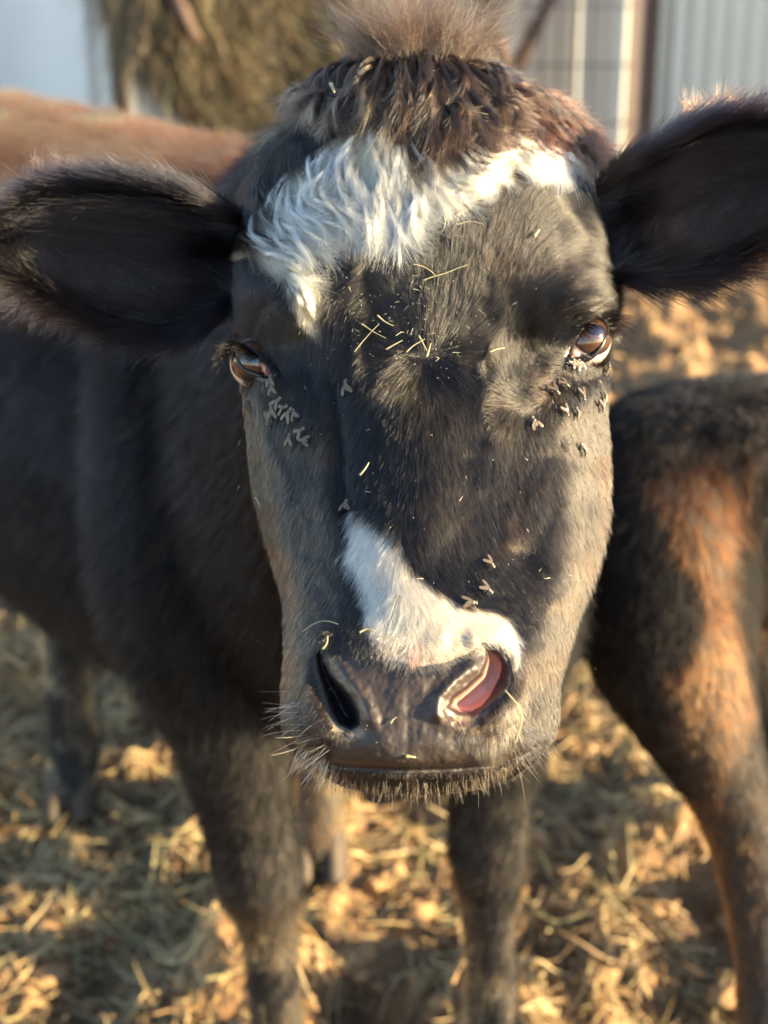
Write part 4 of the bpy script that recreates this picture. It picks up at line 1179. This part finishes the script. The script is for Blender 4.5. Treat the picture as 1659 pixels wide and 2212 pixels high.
# whiskers and chin bristles
def bristles(name, zones, tint_, lab=None):
    Ps = []; Ds = []; Ls = []
    for (line, w, cnt, dx, dy, l0, l1) in zones:
        line = np.array(line, float); t = rng.uniform(0, len(line) - 1, cnt); i = np.minimum(t.astype(int), len(line) - 2); f = (t - i)[:, None]
        q = line[i] * (1 - f) + line[i + 1] * f + rng.normal(0, w, (cnt, 2))
        z = raster(ZR, q[:, 0], q[:, 1]); N = unit(raster(NR, q[:, 0], q[:, 1]))
        ok = ~inside(q[:, 0], q[:, 1], PAD)
        d = EXR * dx + EXD * dy + N * .6 + rng.normal(0, .22, (cnt, 3))
        Ps.append(PW(q[:, 0], q[:, 1], z)[ok]); Ds.append(d[ok]); Ls.append(rng.uniform(l0, l1, cnt)[ok])
    P = np.concatenate(Ps); D = np.concatenate(Ds); L_ = np.concatenate(Ls); n = len(P)
    tl = np.array(tint_) * rng.uniform(.6, 1.2, (n, 1))
    free_hair(name, P, D, L_, EXD * .12 + np.zeros((n, 3)), 6, rng.uniform(.00008, .00015, n), tl, tl, cow, None, .12)


bristles('whiskers', [([(640, 1500), (650, 1560), (690, 1600), (700, 1630)], 12, 42, -.9, .25, .010, .024), ([(1100, 1560), (1150, 1590), (1110, 1630)], 16, 50, .5, .8, .008, .02),
                      ([(660, 1620), (740, 1652)], 7, 40, -.4, 1, .008, .018), ([(880, 1438), (950, 1446)], 12, 14, .1, .8, .006, .012)], (.55, .48, .40))
bristles('chin_bristles', [([(690, 1664), (760, 1690), (890, 1705), (1010, 1690), (1090, 1655)], 10, 230, .0, 1.0, .004, .011), ([(1060, 1660), (1140, 1625), (1180, 1600)], 8, 70, .4, 1, .004, .010),
                           ([(640, 1625), (720, 1660)], 8, 70, -.5, 1, .004, .010)], (.26, .19, .13))

# ------------------------------------------------------------------ body fur
def mesh_fur(name, V, T_, n, flow_fn, L0, L1, rad0, tint_fn, parent, clump=0.05, lift=.35, keep_fn=None, mat=None):
    A = V[T_[:, 0]]; B = V[T_[:, 1]]; C = V[T_[:, 2]]
    cr_ = np.cross(B - A, C - A); ar = np.linalg.norm(cr_, axis=1)
    if keep_fn is not None: ar = ar * keep_fn((A + B + C) / 3, unit(cr_))
    k = np.searchsorted(np.cumsum(ar) / ar.sum(), rng.uniform(0, 1, n)); k = np.minimum(k, len(T_) - 1)
    r1 = np.sqrt(rng.uniform(0, 1, n))[:, None]; r2 = rng.uniform(0, 1, n)[:, None]
    P = A[k] * (1 - r1) + B[k] * r1 * (1 - r2) + C[k] * r1 * r2; N = unit(cr_[k])
    D = flow_fn(P, N); D = unit(D - (D * N).sum(-1, keepdims=True) * N) + N * lift + rng.normal(0, .12, (n, 3))
    ids = np.unique(np.floor((P + rng.normal(0, clump * .25, P.shape)) / clump).astype(int) @ np.array([1, 1009, 100003]), return_inverse=True)[1]
    t0, t1 = tint_fn(P, N)
    return free_hair(name, P, D, rng.uniform(L0, L1, n) * (0.38 + .62 * sstep(.45, .7, P[:, 2])), np.array([0, 0, -.12]) + np.zeros((n, 3)), 4, rad0 * rng.uniform(.7, 1.2, n), t0, t1, parent, (ids, .35), .2, mat or M_BODYFUR)


def body_flow(P, N): return np.array([-.25, .35, -.75]) + rng.normal(0, .12, P.shape)
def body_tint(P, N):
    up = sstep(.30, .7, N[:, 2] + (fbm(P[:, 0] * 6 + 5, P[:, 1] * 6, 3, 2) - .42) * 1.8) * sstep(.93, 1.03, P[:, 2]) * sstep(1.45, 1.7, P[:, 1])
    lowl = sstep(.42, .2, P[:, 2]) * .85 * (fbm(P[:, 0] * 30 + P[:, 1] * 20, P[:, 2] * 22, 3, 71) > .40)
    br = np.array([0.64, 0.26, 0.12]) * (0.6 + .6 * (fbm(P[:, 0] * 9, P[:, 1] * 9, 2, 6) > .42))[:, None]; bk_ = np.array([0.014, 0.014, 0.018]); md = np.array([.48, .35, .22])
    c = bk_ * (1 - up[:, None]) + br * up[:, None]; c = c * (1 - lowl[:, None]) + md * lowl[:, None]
    rl = ((P[:, 0] > -.2) & (P[:, 0] < 0) & (P[:, 1] > 1.8) & (P[:, 2] < .4))[:, None]; c = np.where(rl, np.array([.50, .24, .12]), c)  # rear leg tinted orange-red to stand in for sunlight on it
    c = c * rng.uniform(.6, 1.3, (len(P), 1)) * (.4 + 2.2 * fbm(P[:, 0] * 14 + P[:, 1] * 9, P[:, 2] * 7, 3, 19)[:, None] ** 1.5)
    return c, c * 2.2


def vis(Pc, Nc):          # thin the coat on the far side
    d = (Pc - np.array([0, 0, CAM_H])); return np.where((d * Nc).sum(-1) < 0.1, 1.0, .15)


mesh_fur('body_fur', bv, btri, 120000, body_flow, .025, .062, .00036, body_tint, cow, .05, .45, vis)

for (hx, hy) in ((-.12, 1.365), (.136, 1.385), (-.51, 2.12), (-.10, 1.95)):
    for sx in (-1, 1):
        v, f = chain([(hx + sx * .021, hy + .02, .062, .02, .035), (hx + sx * .023, hy, .03, .023, .045), (hx + sx * .023, hy - .01, .008, .024, .052)], n=14)
        mesh_obj('hoof', v, f, M_HOOF, cow)

# ------------------------------------------------------------------ second animal
Q = lambda px, py, d, a, b: (*PW(px, py, d * 1.12), a * 1.12, b * 1.12)
calf_chains = [
 chain([Q(1420, 1090, 1.56, .10, .125), Q(1600, 1075, 1.60, .15, .13), Q(1900, 1090, 1.75, .17, .15), Q(2250, 1080, 1.95, .17, .16), Q(2500, 1010, 2.1, .12, .13)]),
 chain([Q(1430, 1060, 1.54, .085, .09), Q(1425, 1230, 1.52, .095, .11), Q(1450, 1400, 1.51, .085, .10), Q(1510, 1560, 1.50, .062, .075), Q(1580, 1720, 1.50, .043, .055), Q(1625, 1880, 1.50, .036, .042), Q(1650, 2080, 1.49, .030, .034), Q(1665, 2260, 1.48, .036, .04), Q(1668, 2330, 1.47, .04, .045)]),
 chain([Q(1540, 1080, 1.66, .09, .1), Q(1560, 1250, 1.66, .08, .1), Q(1625, 1450, 1.7, .05, .07), Q(1690, 1650, 1.72, .035, .045), Q(1710, 1850, 1.7, .03, .034), Q(1715, 2030, 1.69, .035, .04)]),
 chain([Q(2350, 1150, 2.0, .1, .12), Q(2330, 1400, 2.0, .05, .07), Q(2320, 1600, 2.0, .035, .04), Q(2320, 1800, 2.0, .04, .045)]),
 chain([Q(2450, 1000, 2.1, .08, .09), Q(2600, 880, 2.15, .08, .1), Q(2700, 800, 2.1, .07, .09), Q(2800, 870, 2.0, .05, .06)]),
]
calf_v, calf_t = fuse(calf_chains, 0.012)
calf = mesh_obj('calf', calf_v, calf_t, M_CALFHIDE)
tag(calf, 'dark brown calf standing beyond the cow, only its rump and hind leg in view', 'calf')
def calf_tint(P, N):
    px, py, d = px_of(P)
    r = 0.75 * sstep(.42, .72, (fbm(P[:, 0] * 11 + P[:, 1] * 5, P[:, 2] * 9, 4, 23) * 1.15) + (np.exp(-((px - 1555) / 100) ** 2) - .45) * .45)  # rust coat colour, massed on the leg to paint in its sunlit side
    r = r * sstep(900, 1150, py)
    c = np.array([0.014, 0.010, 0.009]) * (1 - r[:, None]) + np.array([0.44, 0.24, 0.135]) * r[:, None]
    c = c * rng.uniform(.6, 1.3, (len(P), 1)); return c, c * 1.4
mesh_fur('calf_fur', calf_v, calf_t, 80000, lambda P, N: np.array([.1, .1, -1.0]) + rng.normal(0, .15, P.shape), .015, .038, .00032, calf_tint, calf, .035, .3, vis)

# ------------------------------------------------------------------ flies
M_FLY = principled("fly_body", (0.03, 0.042, 0.036), 0.4, noise_col=(.16, .13, .10), scale=900)
M_WING, nt, out = new_mat("fly_wing")
b = node(nt, 'ShaderNodeBsdfPrincipled'); b.inputs['Base Color'].default_value = (0.11, 0.085, 0.062, 1); b.inputs['Roughness'].default_value = .3
b.inputs['Transmission Weight'].default_value = .0
tr = node(nt, 'ShaderNodeBsdfTranslucent'); tr.inputs['Color'].default_value = (.3, .22, .14, 1)
mx = node(nt, 'ShaderNodeMixShader'); mx.inputs[0].default_value = .25
nt.links.new(b.outputs[0], mx.inputs[1]); nt.links.new(tr.outputs[0], mx.inputs[2]); nt.links.new(mx.outputs[0], out.inputs[0])


def make_fly():          # length about 7 mm, head towards +Y, back towards +Z
    m = .001
    v, f = chain([(0, -2.6 * m, 1.1 * m, .55 * m, .5 * m), (0, -1.4 * m, 1.3 * m, 1.0 * m, .85 * m), (0, -.3 * m, 1.4 * m, .85 * m, .8 * m), (0, .7 * m, 1.6 * m, 1.1 * m, 1.0 * m), (0, 1.7 * m, 1.5 * m, .7 * m, .7 * m)], n=10, cap=3, sub=3)
    root = mesh_obj('fly', v, f, M_FLY)
    v, f = chain([(-.45 * m, 2.5 * m, 1.4 * m, .75 * m, .75 * m), (.45 * m, 2.5 * m, 1.4 * m, .75 * m, .75 * m)], n=10, cap=3, sub=2)
    mesh_obj('head', v, f, M_FLY, root)
    for s in (-1, 1):
        out_ = [(0.2, .9, 2.2), (1.5, -.3, 2.4), (2.8, -2.0, 2.1), (3.5, -3.8, 1.7), (2.9, -4.9, 1.5), (1.7, -4.3, 1.8), (.5, -2.0, 2.2)]
        V = np.array([(s * a * m, b_ * m, c * m) for a, b_, c in out_]); V = np.concatenate([V, V + np.array([0, 0, .06 * m])])
        F = [tuple(range(7)), tuple(range(13, 6, -1))] + [(i, (i + 1) % 7, 7 + (i + 1) % 7, 7 + i) for i in range(7)]
        mesh_obj('wing', V, F, M_WING, root, False)
    parts = []
    for s in (-1, 1):
        for yy_ in (-.4, .6, 1.3):
            parts.append(bar((s * .7 * m, yy_ * m, 1.1 * m), (s * 1.9 * m, (yy_ * 1.5) * m, 1.0 * m), .12 * m, 5)); parts.append(bar((s * 1.9 * m, (yy_ * 1.5) * m, 1.0 * m), (s * 2.5 * m, (yy_ * 1.9 - .3) * m, -.3 * m), .10 * m, 5))
    v, f = merge(parts); mesh_obj('legs', v, f, M_FLY, root)
    return root


def surf_frame(x, y, ang, pre=0.0012):
    x = np.array([float(x)]); y = np.array([float(y)])
    z = raster(ZR, x, y); N = unit(raster(NR, x, y))[0]; P = PW(x, y, z)[0] + N * pre
    T_ = EXR * math.cos(ang) + EXD * math.sin(ang); T_ = unit(T_ - (T_ @ N) * N); S = np.cross(T_, N)
    Mx = Matrix(((S[0], T_[0], N[0], P[0]), (S[1], T_[1], N[1], P[1]), (S[2], T_[2], N[2], P[2]), (0, 0, 0, 1)))
    return Mx


GR = 'flies around the sunlit eye'; GL = 'flies below the shaded eye'; GN = 'flies on the nose'
FLIES = [  # x, y, heading in degrees (0 = right, 90 = down), label, group
 (1233, 784, 250, 'fly at the pink inner corner of the sunlit eye', GR), (1247, 790, 260, 'fly hanging under the sunlit eye, second from the inner corner', GR),
 (1262, 780, 235, 'fly under the middle of the sunlit lower lid', GR), (1274, 768, 230, 'fly highest on the sunlit lower lid, nearest the iris', GR),
 (1306, 792, 250, 'fly at the outer edge of the face just below the sunlit eye', GR), (1196, 850, 60, 'left fly of the side by side pair under the sunlit eye pouch', GR),
 (1217, 836, 40, 'right fly of the side by side pair under the sunlit eye pouch', GR), (1251, 857, 75, 'lone fly in the middle of the sunlit upper cheek', GR),
 (1300, 857, 250, 'outermost fly of the upper cheek, near the sunlit outline', GR), (1293, 879, 70, 'fly just below the outermost cheek fly', GR),
 (1216, 891, 55, 'left fly of the low pair on the sunlit cheek', GR), (1240, 891, 230, 'right fly of the low pair on the sunlit cheek', GR),
 (1151, 914, 245, 'fly closest to the nose bridge on the sunlit cheek', GR), (1254, 975, 70, 'lowest fly, alone on the sunlit cheek', GR),
 (590, 822, 260, 'fly in the inner corner of the shaded eye', GL), (594, 838, 255, 'fly right below the inner corner of the shaded eye', GL),
 (606, 870, 320, 'fly at the lower end of the tear track', GL), (594, 888, 260, 'upper fly of two facing pair below the shaded eye', GL),
 (586, 908, 90, 'lower fly of the facing pair below the shaded eye', GL), (619, 884, 350, 'left fly of the huddle on the brown patch', GL),
 (631, 896, 300, 'middle fly of the huddle on the brown patch', GL), (642, 896, 240, 'right fly of the huddle on the brown patch', GL),
 (540, 878, 250, 'fly near the shaded outline of the cheek', GL), (532, 838, 300, 'fly at the shaded outline beside the eye', GL),
 (655, 933, 330, 'upper grey fly of the trio on the shaded cheek', GL), (631, 949, 270, 'left grey fly of the trio on the shaded cheek', GL),
 (660, 953, 190, 'lower right grey fly of the trio on the shaded cheek', GL), (754, 836, 250, 'single grey fly on the dark forehead left of the whorl', GL),
 (1054, 1222, 50, 'long fly on the dark side of the nose', GN), (1047, 1279, 30, 'fly between the long fly and the white blaze', GN), (1014, 1308, 350, 'fly sitting on the upper edge of the white nose patch', GN),
 (750, 1096, 265, 'fly at the top tip of the white blaze', GN)]
proto = make_fly()
for i, (x, y, a, lab, g) in enumerate(FLIES):
    if i == 0: fo = proto
    else:
        fo = proto.copy(); scene.collection.objects.link(fo)
        for ch in proto.children:
            c = ch.copy(); scene.collection.objects.link(c); c.parent = fo
    sc_ = 0.9 + 0.28 * random.random()
    fo.matrix_world = surf_frame(x, y, math.radians(a), 0.0014) @ Matrix.Scale(sc_, 4)
    tag(fo, lab, 'fly', g)

# ------------------------------------------------------------------ hay bits caught in the hair
STRAWS = [((914, 612), (1008, 580), 'longest pale straw lying across the dark forehead'), ((893, 577), (940, 602), 'thin straw leaning left of the longest forehead straw'),
 ((985, 494), (1040, 493), 'level straw just under the white brow lock'), ((772, 768), (822, 708), 'straight straw slanting up to the right left of the whorl'),
 ((785, 706), (836, 738), 'straw crossing the top of the slanting straw'), ((905, 735), (925, 772), 'straw standing over the whorl from the upper left'),
 ((880, 770), (918, 742), 'straw lying on the left side of the whorl'), ((922, 780), (930, 752), 'short green stem stuck upright in the whorl'),
 ((838, 762), (868, 745), 'straw between the slanting straw and the whorl'), ((1050, 768), (1078, 756), 'short golden straw at the edge of the sunlit brow'),
 ((820, 690), (850, 712), 'reddish stem on the upper left of the whorl'), ((787, 1032), (803, 1008), 'short straw on the dark nose bridge'),
 ((568, 1074), (577, 1094), 'white bristle of hay on the shaded cheek'), ((1148, 520), (1157, 506), 'flat pale leaf on the sunlit forehead'),
 ((745, 222), (750, 240), 'green seed in the dark topknot'), ((665, 1372), (735, 1358), 'curved straw above the shaded nostril'),
 ((780, 1374), (812, 1372), 'short curved straw in the middle of the nose'), ((815, 1382), (880, 1400), 'long straw reaching into the white nose hair'),
 ((706, 1404), (712, 1380), 'frayed straw sticking up out of the shaded nostril'), ((844, 1562), (856, 1550), 'pale chip on the wet muzzle'), ((878, 1632), (896, 1634), 'yellow hay crumb above the mouth line'),
 ((1092, 1500), (1106, 1600), 'golden straw hanging in the whiskers under the pink nostril')]
M_STRAW2 = principled("hay_stem", (0.34, 0.29, 0.17), 0.5, noise_col=(0.22, 0.22, 0.11), scale=300)
for (a, b_, lab) in STRAWS:
    Lp = math.hypot(b_[0] - a[0], b_[1] - a[1]); nseg = 5; pp = []
    bow = random.uniform(-.12, .12) if Lp < 60 else random.uniform(-.04, .04)
    if 'curved' in lab or 'hanging' in lab: bow = -.16
    if lab.startswith('long straw'): bow = -.1
    wd = .0005 if Lp > 40 else .0007
    if 'leaf' in lab or 'crumb' in lab or 'seed' in lab: wd = .0013
    for k in range(nseg):
        s = k / (nseg - 1)
        x = a[0] + (b_[0] - a[0]) * s - (b_[1] - a[1]) * bow * math.sin(s * math.pi); y = a[1] + (b_[1] - a[1]) * s + (b_[0] - a[0]) * bow * math.sin(s * math.pi)
        z = raster(ZR, np.array([x]), np.array([y])); N = unit(raster(NR, np.array([x]), np.array([y])))[0]
        hgt = .0045 if y < 1350 else (.0035 if not ('chip' in lab or 'crumb' in lab) else .0012)
        if y < 300: hgt = .016
        pp.append((*(PW(np.array([x]), np.array([y]), z)[0] + N * hgt), wd * (1 - .5 * s), wd * .7 * (1 - .5 * s)))
    v, f = chain(pp, n=7, cap=2, sub=3)
    tag(mesh_obj('straw', v, f, M_STRAW2), lab, 'straw', 'bits of hay caught on the face')

n = 340
x = np.concatenate([rng.normal(890, 95, 160), rng.uniform(520, 1290, 180)]); y = np.concatenate([rng.normal(680, 95, 160), rng.uniform(140, 1650, 180)])
z = raster(ZR, x, y); N = unit(raster(NR, x, y)); P = PW(x, y, z) + N * rng.uniform(.002, .0045, n)[:, None]
D = rng.normal(0, 1, (n, 3)); D = unit(D - (D * N).sum(-1, keepdims=True) * N * .8); Lc = (0.0008 + .004 * rng.uniform(0, 1, n) ** 4)[:, None]
pts = np.stack([P - D * Lc / 2, P + N * .0003, P + D * Lc / 2], 1)
ch = curves_obj('hay_chaff', pts, rng.uniform(.0001, .00024, n), M_STRAW, tint=np.array([.36, .34, .25]) * rng.uniform(.3, 1.2, (n, 1)))
tag(ch, 'fine hay chaff and dust scattered through the hair of the face', 'chaff', kind='stuff')
